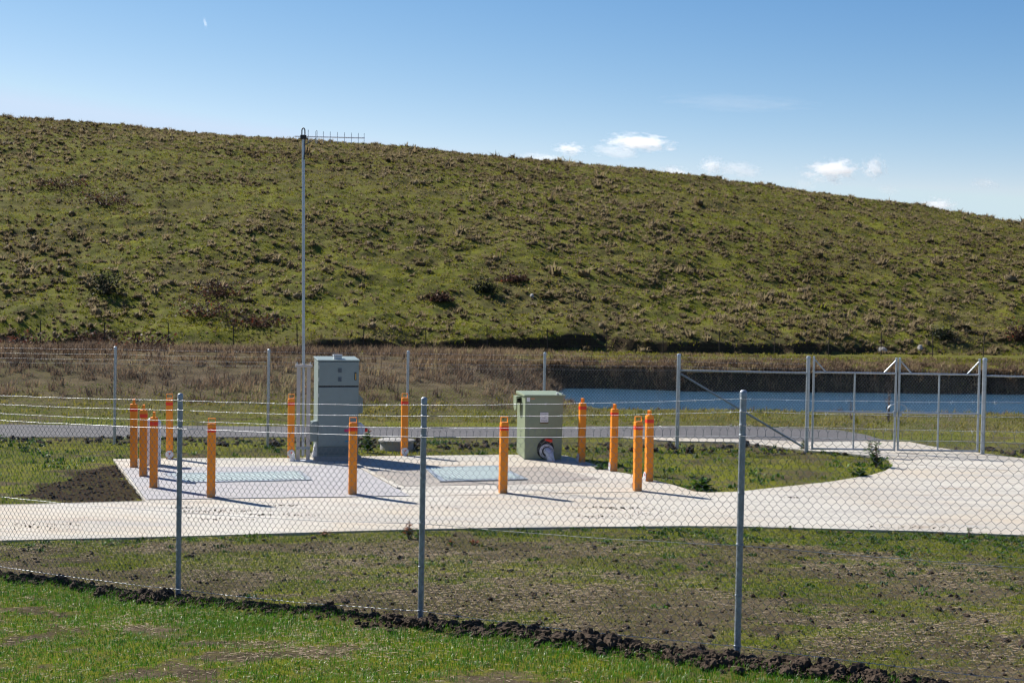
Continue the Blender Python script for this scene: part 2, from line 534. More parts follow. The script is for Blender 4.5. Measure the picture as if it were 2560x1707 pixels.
class MB:
    """collects simple solids; build() links them as one mesh object"""
    def __init__(self):
        self.v = []; self.f = []

    def add(self, v, f):
        b = len(self.v)
        self.v += [tuple(map(float, p)) for p in v]
        self.f += [tuple(i + b for i in q) for q in f]
        return self

    def box(self, x0, x1, y0, y1, z0, z1):
        v = [(x0, y0, z0), (x1, y0, z0), (x1, y1, z0), (x0, y1, z0), (x0, y0, z1), (x1, y0, z1), (x1, y1, z1), (x0, y1, z1)]
        return self.add(v, [(3, 2, 1, 0), (4, 5, 6, 7), (0, 1, 5, 4), (1, 2, 6, 5), (2, 3, 7, 6), (3, 0, 4, 7)])

    def hexa(self, v):
        return self.add(v, [(3, 2, 1, 0), (4, 5, 6, 7), (0, 1, 5, 4), (1, 2, 6, 5), (2, 3, 7, 6), (3, 0, 4, 7)])

    def prism(self, prof, axis, a, b):
        """closed 2-D outline pushed along an axis"""
        def P(p, t):
            return {'x': (t, p[0], p[1]), 'y': (p[0], t, p[1]), 'z': (p[0], p[1], t)}[axis]
        n = len(prof)
        v = [P(p, a) for p in prof] + [P(p, b) for p in prof]
        f = [(i, (i + 1) % n, n + (i + 1) % n, n + i) for i in range(n)] + [tuple(range(n))[::-1], tuple(range(n, 2 * n))]
        return self.add(v, f)

    def tube(self, pts, r, n=8, caps=True):
        pts = [Vector(p) for p in pts]
        k = len(pts)
        rs = r if isinstance(r, (list, tuple)) else [r] * k
        up = None
        rings = []
        for i, p in enumerate(pts):
            t = (pts[min(i + 1, k - 1)] - pts[max(i - 1, 0)]).normalized()
            if up is None:
                up = Vector((0, 0, 1)) if abs(t.z) < .9 else Vector((0, 1, 0))
            a = t.cross(up).normalized(); b = a.cross(t).normalized(); up = b
            rings.append([p + (a * math.cos(q) + b * math.sin(q)) * rs[i] for q in [2 * math.pi * j / n for j in range(n)]])
        v = [q for rg in rings for q in rg]
        f = [(i * n + j, i * n + (j + 1) % n, (i + 1) * n + (j + 1) % n, (i + 1) * n + j) for i in range(k - 1) for j in range(n)]
        if caps:
            f += [tuple(range(n))[::-1], tuple((k - 1) * n + j for j in range(n))]
        return self.add(v, f)

    def lathe(self, prof, n=24, c=(0, 0, 0), axis='z'):
        v, f = [], []
        for r, z in prof:
            for j in range(n):
                a = 2 * math.pi * j / n
                p = (r * math.cos(a), r * math.sin(a), z)
                if axis == 'y': p = (p[0], p[2], p[1])
                if axis == 'x': p = (p[2], p[0], p[1])
                v.append((p[0] + c[0], p[1] + c[1], p[2] + c[2]))
        k = len(prof)
        f = [(i * n + j, i * n + (j + 1) % n, (i + 1) * n + (j + 1) % n, (i + 1) * n + j) for i in range(k - 1) for j in range(n)]
        f += [tuple(range(n))[::-1], tuple((k - 1) * n + j for j in range(n))]
        return self.add(v, f)

    def build(self, name, material, parent=None, bevel=0.0, smooth=True, seg=2):
        me = bpy.data.meshes.new(name)
        me.from_pydata(self.v, [], self.f)
        bm = bmesh.new(); bm.from_mesh(me)
        bmesh.ops.recalc_face_normals(bm, faces=bm.faces)
        bm.to_mesh(me); bm.free()
        if smooth:
            me.polygons.foreach_set('use_smooth', [True] * len(me.polygons))
            me.set_sharp_from_angle(angle=R(38))
        o = link(name, me, material, parent)
        if bevel > 0:
            b = o.modifiers.new('soft_edges', 'BEVEL')
            b.width = bevel; b.segments = seg; b.limit_method = 'ANGLE'; b.angle_limit = R(40)
            b.harden_normals = True
        return o


def copy_tree(o, parent=None):
    c = o.copy(); C.objects.link(c)
    if parent is not None:
        c.parent = parent
    for ch in o.children:
        copy_tree(ch, c)
    return c


def sheet(name, poly, z0, z1, material, parent=None):
    """flat slab with that outline (world xy), top z1, skirt to z0"""
    bm = bmesh.new()
    top = [bm.verts.new((p[0], p[1], z1)) for p in poly]
    f = bm.faces.new(top)
    r = bmesh.ops.extrude_face_region(bm, geom=[f])
    for v in [g for g in r['geom'] if isinstance(g, bmesh.types.BMVert)]:
        v.co.z = z0
    bmesh.ops.recalc_face_normals(bm, faces=bm.faces)
    bmesh.ops.triangulate(bm, faces=[q for q in bm.faces if len(q.verts) > 4])
    me = bpy.data.meshes.new(name); bm.to_mesh(me); bm.free()
    return link(name, me, material, parent)


def blades(name, pos, h, w, az, bend, tint, material, lean=None, parent=None):
    """curved tapering blades, all in one mesh"""
    n = len(pos)
    dx, dy = np.cos(az), np.sin(az)
    sx, sy = -dy, dx
    hw = w * .5
    lean = np.zeros(n) if lean is None else lean
    V = np.zeros((n, 5, 3))
    off1 = (bend * .28 + lean * .5) * h; off2 = (bend + lean) * h
    z1 = h * np.sqrt(np.maximum(.30 - (off1 / h) ** 2 * .5, .05)); z2 = h * np.sqrt(np.maximum(1 - (off2 / h) ** 2 * .8, .06))
    V[:, 0] = pos + np.stack([sx * hw, sy * hw, -0.02 * np.ones(n)], 1)
    V[:, 1] = pos + np.stack([-sx * hw, -sy * hw, -0.02 * np.ones(n)], 1)
    V[:, 2] = pos + np.stack([dx * off1 - sx * hw * .8, dy * off1 - sy * hw * .8, z1], 1)
    V[:, 3] = pos + np.stack([dx * off1 + sx * hw * .8, dy * off1 + sy * hw * .8, z1], 1)
    V[:, 4] = pos + np.stack([dx * off2, dy * off2, z2], 1)
    b = np.arange(n)[:, None] * 5
    q = b + np.array([[0, 1, 2, 3]]); t = b + np.array([[3, 2, 4]])
    me = np_mesh(name, V, q, t, {'tint': np.repeat(np.clip(tint, 0, 1), 5)})
    return link(name, me, material, parent)


# ------------------------------------------------------------------ ground, hill, water
def green_of(x, y):
    """how grassy the ground is (0 bare earth, 1 turf)"""
    t, q = tq(x, y)
    qs = np.maximum(np.interp(t, _ft, _fq), 1.0)
    p = fbm(x, y, 1.1, 4, 101); p2 = fbm(x, y, 0.32, 3, 120); p3 = fbm(x, y, 3.5, 2, 130)
    fine = p * .55 + p2 * .45
    lawn = sm(.395, .58, fine + .20 * np.exp(-((q + .85) / .6) ** 2) + .03)
    mid = sm(.46, .62, fine + .18 * sm(.72, .97, q / qs) + .05 * sm(2, -4, t) * sm(.3, .7, q / qs) + .04 * (p3 - .5) - .04 * sm(.35, .0, q / qs))
    back = sm(.34, .62, p * .5 + p2 * .5 + .06)
    g = np.where(q < -.12, lawn, np.where(q < qs, mid, back))
    return g


def fields(x, y):
    g = green_of(x, y)
    t, q = tq(x, y)
    fy = foot_y(x)
    dry = np.zeros_like(x)
    w = sm(-1.0, 3.4, x - (y - 50) * 0.03)
    bank = sm(38.6, 40.5, y) * (1 - w) + w * sm(41.5, 44, y) * .8 * (1 - .8 * sm(56.5, 58, y))
    dry = np.where((y > 36) & (y < fy), bank * (.55 + .6 * (fbm(x, y, 2.6, 4, 55) - .3)), 0)
    hillf = sm(-1, 2, y - fy)
    hd = sm(.50, .66, fbm(x, y, 5.5, 5, 61)) * .38 + .25 * sm(66, 76, y - fy)
    dry = np.where(y > fy - 1, hd, dry)
    g = np.where(y > 36, np.where(y < 57, .42, .75) + .7 * (fbm(x, y, 1.2, 3, 66) - .5), g)
    dk = in_poly(x + (fbm(x, y, .8, 3, 77) - .5) * .8, y + (fbm(x, y, .8, 3, 78) - .5) * 1.2, DUG).astype(float)
    wob = (fbm(t, t * 0, 1.3, 3, 5) - .5) * 0.35
    dk = np.maximum(dk, np.exp(-((q + 0.26 + wob) / 0.22) ** 2) * (np.abs(q) < 2))
    g = g * (1 - dk * .9)
    # verge worn bare beside the road
    rd = np.exp(-((y - 31.2 - .03 * x) / .5) ** 2)
    g = g * (1 - .6 * rd)
    # steep faces of scarps are bare earth
    e = .15
    sl = np.abs(terrain(x, y + e) - terrain(x, y - e)) / (2 * e)
    bare = sm(.55, .95, sl) * ((y > 44))
    dk = np.maximum(dk, bare * .85); g = g * (1 - bare); dry = dry * (1 - .7 * bare)
    return g, np.clip(dry, 0, 1), np.clip(dk, 0, 1)


def fan(name, ys, ncol, hw0, hwk, label_kind='structure'):
    u = np.linspace(-1, 1, ncol)
    hw = hw0 + hwk * ys
    X = u[None, :] * hw[:, None]; Y = np.repeat(ys[:, None], ncol, 1)
    Z = terrain(X.ravel(), Y.ravel())
    g, d, k = fields(X.ravel(), Y.ravel())
    nr = len(ys)
    i = np.arange(nr - 1)[:, None] * ncol + np.arange(ncol - 1)[None, :]
    q = np.stack([i, i + 1, i + ncol + 1, i + ncol], -1).reshape(-1, 4)
    me = np_mesh(name, np.stack([X.ravel(), Y.ravel(), Z], 1), q, None, {'green': g, 'dry': d, 'dark_soil': k})
    o = link(name, me, M['ground'])
    o['kind'] = label_kind
    return o


ys_near = np.concatenate([np.linspace(-6, 7, 14)[:-1], np.arange(7, 20, .055), np.arange(20, 36, .14), np.arange(36, 64, .16)])
fan('ground', ys_near, 440, 6.5, 0.52)
ys_far = np.concatenate([np.arange(ys_near[-1], 92, .16), np.arange(92, 160, .45), np.arange(160, 330, 8)])
fan('hill', ys_far, 440, 6.5, 0.52)
# the plain behind and beyond, to the horizon
o = sheet('plain', [(-3000, -3000), (3000, -3000), (3000, 3500), (-3000, 3500)], -2.1, -2.0, M['ground']); o['kind'] = 'structure'

o = sheet('concrete_driveway', SLAB, -.16, 0.0, M['slab']); o['kind'] = 'structure'
o = sheet('gravel_road', ROAD, -.12, -.012, M['gravel']); o['kind'] = 'structure'


def pw(*pts):
    return [gp(*p)[:2] for p in pts]


pad = pw((306, 1171), (884, 1163), (1024, 1240), (366, 1249.5))
o = sheet('concrete_pad', pad, -.01, .012, M['pad']); o['kind'] = 'structure'
apr = pw((926, 1178), (1362, 1166), (1500, 1196), (1392, 1207), (1010, 1216))
for a_, b_ in (((1026, 1240.5), (1592, 1229)), ((0, 1262), (364, 1252)), ((2233, 1158), (2560, 1178))):
    A_ = gp(*a_)[:2]; B_ = gp(*b_)[:2]; d_ = (B_ - A_) / np.linalg.norm(B_ - A_); n_ = np.array([-d_[1], d_[0]]) * .007
    o = sheet('joint_line', [A_ - n_, B_ - n_, B_ + n_, A_ + n_], -.01, .004, M['joint']); o['kind'] = 'structure'
o = sheet('concrete_apron', apr, -.01, .005, M['apron']); o['kind'] = 'structure'
kerb = pw((884, 1163), (897, 1163), (1002, 1222), (991, 1222))
o = sheet('kerb_strip', kerb, -.01, .03, M['slab']); o['kind'] = 'structure'


def water_mat():
    m, n, l, out = nt('pond_water')
    p = n.new('ShaderNodeBsdfPrincipled')
    p.inputs['Base Color'].default_value = (.030, .072, .115, 1)
    p.inputs['Roughness'].default_value = .12
    p.inputs['IOR'].default_value = 1.33
    tc = n.new('ShaderNodeTexCoord')
    mp = n.new('ShaderNodeMapping'); mp.inputs['Scale'].default_value = (1.2, 3.0, 1)
    l.new(tc.outputs['Object'], mp.inputs['Vector'])
    no = n.new('ShaderNodeTexNoise'); no.inputs['Scale'].default_value = 2.2; no.inputs['Detail'].default_value = 4
    l.new(mp.outputs[0], no.inputs['Vector'])
    b = n.new('ShaderNodeBump'); b.inputs['Strength'].default_value = .55; b.inputs['Distance'].default_value = .12
    l.new(no.outputs['Fac'], b.inputs['Height']); l.new(b.outputs[0], p.inputs['Normal'])
    l.new(p.outputs[0], out.inputs[0])
    return m


M['water'] = water_mat()
o = sheet('pond_water', [(-2, 44), (45, 44), (45, 60), (-2, 60)], -1.6, POND_Z, M['water']); o['kind'] = 'structure'


# ------------------------------------------------------------------ wire netting, barbed wire
def tubes_np(P, r, ns, refn):
    """P (n,k,3) polylines -> verts, quads of round tubes"""
    n, k, _ = P.shape
    T = np.empty_like(P)
    T[:, 1:-1] = P[:, 2:] - P[:, :-2]; T[:, 0] = P[:, 1] - P[:, 0]; T[:, -1] = P[:, -1] - P[:, -2]
    T /= np.linalg.norm(T, axis=2, keepdims=True) + 1e-12
    A = np.cross(T, np.asarray(refn, float)[None, None, :])
    A /= np.linalg.norm(A, axis=2, keepdims=True) + 1e-12
    B = np.cross(T, A)
    an = np.arange(ns) * 2 * math.pi / ns
    V = P[:, :, None, :] + r * (A[:, :, None, :] * np.cos(an)[None, None, :, None] + B[:, :, None, :] * np.sin(an)[None, None, :, None])
    base = (np.arange(n)[:, None, None] * k + np.arange(k - 1)[None, :, None]) * ns
    j = np.arange(ns)[None, None, :]; j2 = (j + 1) % ns
    q = np.stack([base + j, base + j2, base + ns + j2, base + ns + j], -1).reshape(-1, 4)
    return V.reshape(-1, 3), q


def netting(name, A, B, za, zb, ta, tb, parent, r=.00165, ns=5, W=.070, Hh=.082, barbed_top=True, seed=0):
    """chain-link between two posts; A,B xy; za..ta bottom/top height at A, zb..tb at B (local to parent=world)"""
    A = np.asarray(A, float); B = np.asarray(B, float)
    L = np.linalg.norm(B - A); d = (B - A) / L; nrm = np.array([-d[1], d[0]])
    nw = max(2, int(round(L / (W / 2))))
    ws = L / nw
    rows = int(round((ta - za) / (Hh / 2)))
    if rows % 2: rows += 1
    rg = np.random.default_rng(seed)
    i = np.arange(nw)[:, None]; j = np.arange(rows + 1)[None, :]
    S = (i + ((i + j) % 2)) * ws
    fr = np.where(((i + j) % 2) == 0, 1.0, -1.0)       # segment leaving a left node leans '/', kept in front
    tw = .0065 / (ta - za)
    dep = .0026
    Sx = np.repeat(S, 2, 1).astype(float)
    F = np.repeat(j / rows, nw, 0)
    Ft = np.empty((nw, (rows + 1) * 2)); Ft[:, 0::2] = F - tw; Ft[:, 1::2] = F + tw
    D = np.empty_like(Ft); D[:, 1::2] = fr * dep; D[:, 0::2] = -fr * dep
    # sag and small irregularities, shared by neighbours
    xs = Sx / L
    zb_ = za + (zb - za) * xs; zt_ = ta + (tb - ta) * xs
    belly = .034 * np.sin(xs * math.pi) * np.sin(Ft * math.pi * 1.0) * rg.uniform(-1, 1)
    jit = (vnoise(Sx * 9 + seed, Ft * 11, seed) - .5) * .015
    Z = zb_ + (zt_ - zb_) * Ft + (vnoise(Sx * 7, Ft * 9 + seed, seed + 3) - .5) * .008
    P = np.stack([A[0] + d[0] * (Sx + jit) + nrm[0] * (D + belly), A[1] + d[1] * (Sx + jit) + nrm[1] * (D + belly), Z], -1)
    V, q = tubes_np(P, r, ns, (nrm[0], nrm[1], 0.05))
    if barbed_top:
        e = P[:, -1, :]
        m = (np.arange(nw) % 2 == rows % 2)
        T = []
        for sgn in (-1, 1):
            a = e + np.array([0, 0, .0]); b = e + np.array([0, 0, .026]); c = e + np.array([d[0] * sgn * .013, d[1] * sgn * .013, .046])
            T.append(np.stack([a, b, c], 1)[::1])
        T = np.concatenate([T[0][::2], T[1][::2]], 0)
        V2, q2 = tubes_np(T, r, max(3, ns - 1), (nrm[0], nrm[1], .05))
        q = np.concatenate([q, q2 + len(V)], 0); V = np.concatenate([V, V2], 0)
    me = np_mesh(name, V, q)
    return link(name, me, M['wire'], parent)


def strand(name, pts, parent, barbed=True, r=.00105, pitch=.045, ns=4, sag=.012, step=8, mat_=None, barb_gap=.15, rr=.0016, seed=0):
    """two twisted wires along straight bays, with four-point barbs"""
    V_all, q_all, nv = [], [], 0
    rg = np.random.default_rng(seed + 5)
    for a, b in zip(pts[:-1], pts[1:]):
        a = np.asarray(a, float); b = np.asarray(b, float)
        L = np.linalg.norm(b - a); d = (b - a) / L
        nrm = np.array([-d[1], d[0], 0]); nrm /= np.linalg.norm(nrm)
        n = int(L / pitch * step) if barbed else int(L / .12)
        s = np.linspace(0, 1, n + 1)
        mid = a[None] + (b - a)[None] * s[:, None]
        mid[:, 2] -= sag * 4 * s * (1 - s)
        mid[:, 2] += (vnoise(s * L * 3, s * 0 + seed, seed) - .5) * .006
        if barbed:
            ph = s * L / pitch * 2 * math.pi
            for k in (0, math.pi):
                P = mid + rr * (np.cos(ph + k)[:, None] * nrm[None] + np.sin(ph + k)[:, None] * np.array([0, 0, 1.0])[None])
                V, q = tubes_np(P[None], r, ns, (nrm[0], nrm[1], .03))
                V_all.append(V); q_all.append(q + nv); nv += len(V)
            nb = int(L / barb_gap)
            sb = (np.arange(nb) + .5) / nb
            cb = a[None] + (b - a)[None] * sb[:, None]; cb[:, 2] -= sag * 4 * sb * (1 - sb)
            T = []
            for side in (-1, 1):
                ang = rg.uniform(0, math.pi, nb)
                dirv = np.cos(ang)[:, None] * nrm[None] + np.sin(ang)[:, None] * np.array([0, 0, 1.0])[None] + d[None] * side * .25
                c0 = cb + d[None] * side * .006
                T.append(np.stack([c0 - dirv * .016, c0, c0 + dirv * .016], 1))
            V, q = tubes_np(np.concatenate(T), r * .95, 4, (.31, .17, .93))
            V_all.append(V); q_all.append(q + nv); nv += len(V)
            # coil of the barb round the strand
            T = np.stack([cb - d[None] * .009, cb, cb + d[None] * .009], 1)
            V, q = tubes_np(T, rr * 2.1, 6, (nrm[0], nrm[1], .03))
            V_all.append(V); q_all.append(q + nv); nv += len(V)
        else:
            V, q = tubes_np(mid[None], r, ns, (nrm[0], nrm[1], .03))
            V_all.append(V); q_all.append(q + nv); nv += len(V)
    me = np_mesh(name, np.concatenate(V_all), np.concatenate(q_all))
    return link(name, me, mat_ or M['barb'], parent)


def post(name, xy, z0, z1, r, parent, material, lean=(0, 0), cap=True, ties=()):
    b = MB()
    top = (xy[0] + lean[0], xy[1] + lean[1])
    b.tube([(xy[0], xy[1], z0 - .35), (top[0], top[1], z1 - .012)], r, 20)
    o = b.build(name, material, parent)
    if cap:
        c = MB(); rr = r * 1.09
        c.lathe([(rr, 0), (rr, .040), (rr * .93, .052), (rr * .6, .061), (rr * .1, .064)], 20, (top[0], top[1], z1 - .052))
        c.build('cap', material, o)
    for h in ties:
        w = MB()
        k = (h - z0) / (z1 - z0)
        cx, cy = xy[0] + lean[0] * k, xy[1] + lean[1] * k
        w.tube([(cx + (r + .003) * math.cos(a), cy + (r + .003) * math.sin(a), h + .004 * math.sin(a * 2) + .006 * (a / 6.28 - .5)) for a in np.linspace(0, 4 * math.pi, 23)], .0022, 5)
        w.build('tie_wire', M['galv_old'], o)
    return o


# ------------------------------------------------------------------ front fence
FF = thing('chain_link_fence', 'nearest galvanised chain-link fence topped with strands of barbed wire, in front of the concrete', 'fence')
fpos = []
for k in range(-3, 6):
    p = PA + FD * BAY * (k if k >= 0 else k * 1.12)
    zz = float(np.interp(k * BAY, FT, FZ))
    fpos.append((p, zz))
topz = [2.10 + z for _, z in fpos]
topz[3] = 2.265; topz[4] = 2.385; topz[5] = 2.60
for (p, zz), tz in zip(fpos, topz):
    post('post', p, zz, tz, .0262, FF, M['galv_old'], (0.008, 0), True, (tz - .06, tz - .16, tz - .265, tz - .345, zz + .9, zz + .1, zz + .5, zz + 1.3))
for k in range(len(fpos) - 1):
    (a, za), (b, zb) = fpos[k], fpos[k + 1]
    off = -FN * .030
    netting('wire_mesh', a + off, b + off, za - .01, zb - .01, topz[k] - .345 + .008, topz[k + 1] - .345 + .008, FF, seed=k)
for dz in (.06, .16, .265):
    strand('barbed_wire', [(*(p - FN * .033), tz - dz) for (p, z), tz in zip(fpos, topz)], FF, True, seed=int(dz * 100))
strand('tension_wire', [(*(p - FN * .036), tz - .345) for (p, z), tz in zip(fpos, topz)], FF, False, r=.0019, ns=6, mat_=M['tension'], sag=.006, seed=3)
for hh in (.90, .11):
    strand('tension_wire', [(*(p - FN * .036), zz + hh) for (p, zz) in fpos], FF, False, r=.0021, ns=6, mat_=M['tension'], sag=.02, seed=int(hh * 10))

# ------------------------------------------------------------------ far fence and gates
BF = thing('chain_link_fence', 'distant chain-link fence along the gravel road, left of the double gates', 'fence')
f1 = gp(286, 1108)[:2]; f5 = gp(1692, 1120)[:2]; f2 = gp(669, 1115)[:2]
f6 = gp(2016, 1127.5)[:2]; f7 = gp(2456, 1134.6)[:2]
bp = [f1 + (f1 - f2) * 2, f1 + (f1 - f2), f1, f2, f2 + (f5 - f2) / 3, f2 + (f5 - f2) * 2 / 3, f5]
FH = 2.1
for i, p in enumerate(bp):
    post('post', p, 0, FH, .030 if i < 6 else .043, BF, M['galv'], (.01, 0), True)
post('post', f6, 0, FH, .043, BF, M['galv'], (0, 0), True)
bpl = bp + [f6]
bn = np.array([-(f6 - f5)[1], (f6 - f5)[0]]); bn = bn / np.linalg.norm(bn)
for k in range(len(bpl) - 1):
    off = -bn * (.035 if k < 6 else .045)
    netting('wire_mesh', bpl[k] + off, bpl[k + 1] + off, .03, .03, 1.78, 1.78, BF, r=.0013, ns=4, seed=40 + k)
for dz in (.05, .16, .27):
    strand('barbed_wire', [(*(p - bn * .035), FH - dz) for p in bpl], BF, True, r=.0012, pitch=.09, step=4, ns=3, seed=int(dz * 100) + 50)
strand('tension_wire', [(*(p - bn * .038), 1.74) for p in bpl[:7]], BF, False, r=.0018, seed=7)


def v3(p, z):
    return (float(p[0]), float(p[1]), float(z))


MB().tube([v3(f5, 1.735), v3(f6, 1.735)], .021, 12).build('top_rail', M['galv'], BF)
MB().tube([v3(f5 + (f6 - f5) * .02, 1.66), v3(f5 + (f6 - f5) * .97, .10)], .023, 12).build('brace', M['galv_old'], BF)

RF = thing('chain_link_fence', 'short chain-link fence with a top rail, right of the double gates', 'fence')
gd = (f7 - f6) / np.linalg.norm(f7 - f6)
f8 = f7 + gd * 3.0 + np.array([0, -.55]); f9 = f8 + (f8 - f7)
for p in (f7, f8, f9):
    post('post', p, -.02, FH + .02, .046, RF, M['galv'])
gn = np.array([-gd[1], gd[0]])
for k, (a, b) in enumerate(((f7, f8), (f8, f9))):
    netting('wire_mesh', a - gn * .04, b - gn * .04, .02, .02, 1.78, 1.78, RF, r=.0013, ns=4, seed=70 + k)
MB().tube([v3(f7, 1.735), v3(f8, 1.735), v3(f9, 1.735)], .021, 12).build('top_rail', M['galv'], RF)


def gate(A, B, label, ring_at_b, struts):
    A = np.asarray(A); B = np.asarray(B)
    L = float(np.linalg.norm(B - A)); d = (B - A) / L
    g = thing('gate', label, 'gate', (A[0], A[1], 0), math.atan2(d[1], d[0]), 'double gates across the driveway')
    for x in (0, L):
        b = MB().tube([(x, 0, .04), (x, 0, 2.09)], .025, 14)
        b.lathe([(.027, 0), (.027, .02), (.01, .03)], 14, (x, 0, 2.08))
        b.build('stile', M['galv'], g)
    MB().tube([(L / 2, 0, .06), (L / 2, 0, 1.75)], .021, 12).build('mullion', M['galv'], g)
    for z in (.06, .885, 1.755):
        MB().tube([(0, 0, z), (L, 0, z)], .0215, 12).build('rail', M['galv'], g)
    for x, s in struts:
        MB().tube([(x, 0, 2.05), (x + s * .27, 0, 1.76)], .016, 10).build('strut', M['galv'], g)
    n_ = netting('wire_mesh', (0, -.03), (L, -.03), .06, .06, 1.79, 1.79, g, r=.0013, ns=4, seed=int(L * 100) + ring_at_b)
    cx = L if ring_at_b else 0
    s = -1 if ring_at_b else 1
    pts = [(cx + s * (.02 + .17 * math.sin(a)), -.04, .90 + .19 * math.cos(a) * .95) for a in np.linspace(0, math.pi / 2, 9)]
    MB().tube(pts, .011, 8).build('handle', M['galv'], g)
    lb = MB().box(cx + s * .02 - .035, cx + s * .02 + .035, -.06, -.02, .80, .93)
    lb.build('latch', M['galv_old'], g, .004)
    return g


gm = f6 + (f7 - f6) * .507
gate(f6 + gd * .125, gm - gd * .03, 'left leaf of the galvanised double gate, hung on the thick post with the diagonal brace', 1, ((0, 1), (float(np.linalg.norm(gm - gd * .03 - f6 - gd * .125)), -1)))
gate(gm + gd * .045, f7 - gd * .115, 'right leaf of the galvanised double gate, hung on the far right post', 0, ((0, 1), (float(np.linalg.norm(f7 - gd * .115 - gm - gd * .045)), -1)))

# ------------------------------------------------------------------ old picket fence at the foot of the hill
PF = thing('paddock_fence', 'old paddock fence of thin dark steel pickets along the foot of the hill', 'fence')
pp = []
x = -34.0
while x < 36:
    y = float(foot_y(x)) - 2.6
    pp.append((x, y))
    x += 3.0 / math.hypot(1, .25 if x > -10 else 0)
for i, (x, y) in enumerate(pp):
    z = zat(x, y)
    lx = random.uniform(-.05, .05)
    b = MB()
    for a in (0, 2.1, 4.2):
        ca, sa = math.cos(a), math.sin(a)
        b.hexa([(x - sa * .006, y + ca * .006, z - .2), (x + sa * .006, y - ca * .006, z - .2), (x + ca * .026 + sa * .006, y + sa * .026 - ca * .006, z - .2), (x + ca * .026 - sa * .006, y + sa * .026 + ca * .006, z - .2),
                (x + lx - sa * .006, y + ca * .006, z + 1.25), (x + lx + sa * .006, y - ca * .006, z + 1.25), (x + lx + ca * .026 + sa * .006, y + sa * .026 - ca * .006, z + 1.25), (x + lx + ca * .026 - sa * .006, y + sa * .026 + ca * .006, z + 1.25)])
    b.build('picket', M['picket'], PF, smooth=False)
for h in (.45, .8, 1.15):
    strand('plain_wire', [(x, y - .02, zat(x, y) + h) for x, y in pp], PF, False, r=.002, ns=3, sag=.03, mat_=M['picket'])

# ------------------------------------------------------------------ bollards
PAD_RZ = math.atan(0.222)


def make_bollard():
    g = thing('bollard', '', 'bollard')
    s = .066
    def rsq(s, r, k=4):
        out = []
        for cx, cy, a0 in ((s - r, s - r, 0), (-s + r, s - r, 90), (-s + r, -s + r, 180), (s - r, -s + r, 270)):
            for j in range(k + 1):
                a = R(a0 + 90 * j / k); out.append((cx + r * math.cos(a), cy + r * math.sin(a)))
        return out
    prof = rsq(s, .016)
    MB().prism(prof, 'z', -.05, 1.165).build('post', M['yellow'], g)
    c = MB()
    layers = [(1.0, 1.165), (1.0, 1.183), (.93, 1.194), (.70, 1.200)]
    n = len(prof); v = []; f = []
    for k_, z in layers: v += [(p[0] * k_, p[1] * k_, z) for p in prof]
    for i in range(len(layers) - 1):
        f += [(i * n + j, i * n + (j + 1) % n, (i + 1) * n + (j + 1) % n, (i + 1) * n + j) for j in range(n)]
    f.append(tuple(range((len(layers) - 1) * n, len(layers) * n)))
    c.add(v, f); c.build('cap', M['yellow'], g)
    MB().prism(rsq(s + .002, .017), 'z', 1.062, 1.128).build('reflective_band', M['red'], g)
    h = MB()
    w, d, t = .062, .020, .010
    h.box(-w, -w + t, -d, d, 1.19, 1.275); h.box(w - t, w, -d, d, 1.19, 1.275); h.box(-w, w, -d, d, 1.2755, 1.289)
    h.build('handle', M['yellow'], g, .003)
    p = MB()
    oc = [(.082 * math.cos(a), .092 + .082 * math.sin(a)) for a in [R(22.5 + 45 * i) for i in range(8)]]
    p.prism(oc, 'y', -.085, -.077)
    p.box(-.03, .03, -.079, -.064, .0, .02)
    dsk = p.build('hinged_cover', M['pipe'], g, .002)
    MB().lathe([(.016, 0), (.016, .004), (.008, .006)][::-1], 12, (0.004, -.0915, .11), 'y').build('lock_plug', M['red'], dsk)
    return g


bols = [
    (332, 1169, 90, 'far left bollard of the row of three beside the dug soil, its far end'),
    (355, 1192, 90, 'middle bollard of the left-hand row of three beside the dug soil'),
    (381, 1221, 90, 'nearest bollard of the left-hand row of three, right in front of the white pillar'),
    (422, 1147, 0, 'back-row bollard behind the white pillar, its grey cover plate facing out'),
    (525, 1245, 180, 'front-row bollard just in front of the left steel hatch'),
    (726, 1144.5, 0, 'back-row bollard just left of the antenna mast'),
    (880, 1238, 180, 'front-row bollard standing in front of the tall grey cabinet'),
    (1010, 1139, 0, 'back-row bollard in front of the round concrete well cover'),
    (1257, 1233, 180, 'front-row bollard just left of the green pump box'),
    (1454, 1155, -90, 'shaded orange bollard just right of the green pump box'),
    (1534, 1178, -90, 'middle bollard of the right side row, along the grass edge'),
    (1594, 1227.5, 180, 'front-row bollard at the right end, overlapping the side row'),
    (1623, 1203, -90, 'nearest bollard of the right side row, beside the grass island'),
]
bol = make_bollard()
for i, (px, py, rot, lab) in enumerate(bols):
    o = bol if i == 0 else copy_tree(bol)
    p = gp(px, py)
    o.location = (p[0], p[1] + .07, 0.0)
    o.rotation_euler = (R(random.uniform(-.4, .4)), R(random.uniform(-.7, .4)), PAD_RZ + R(rot + random.uniform(-2, 2)))
    o['label'] = 'yellow bollard with red band: ' + lab if len(lab.split()) < 9 else 'yellow ' + lab.replace('shaded orange', 'shaded')
    o['group'] = 'yellow bollards around the pump station'
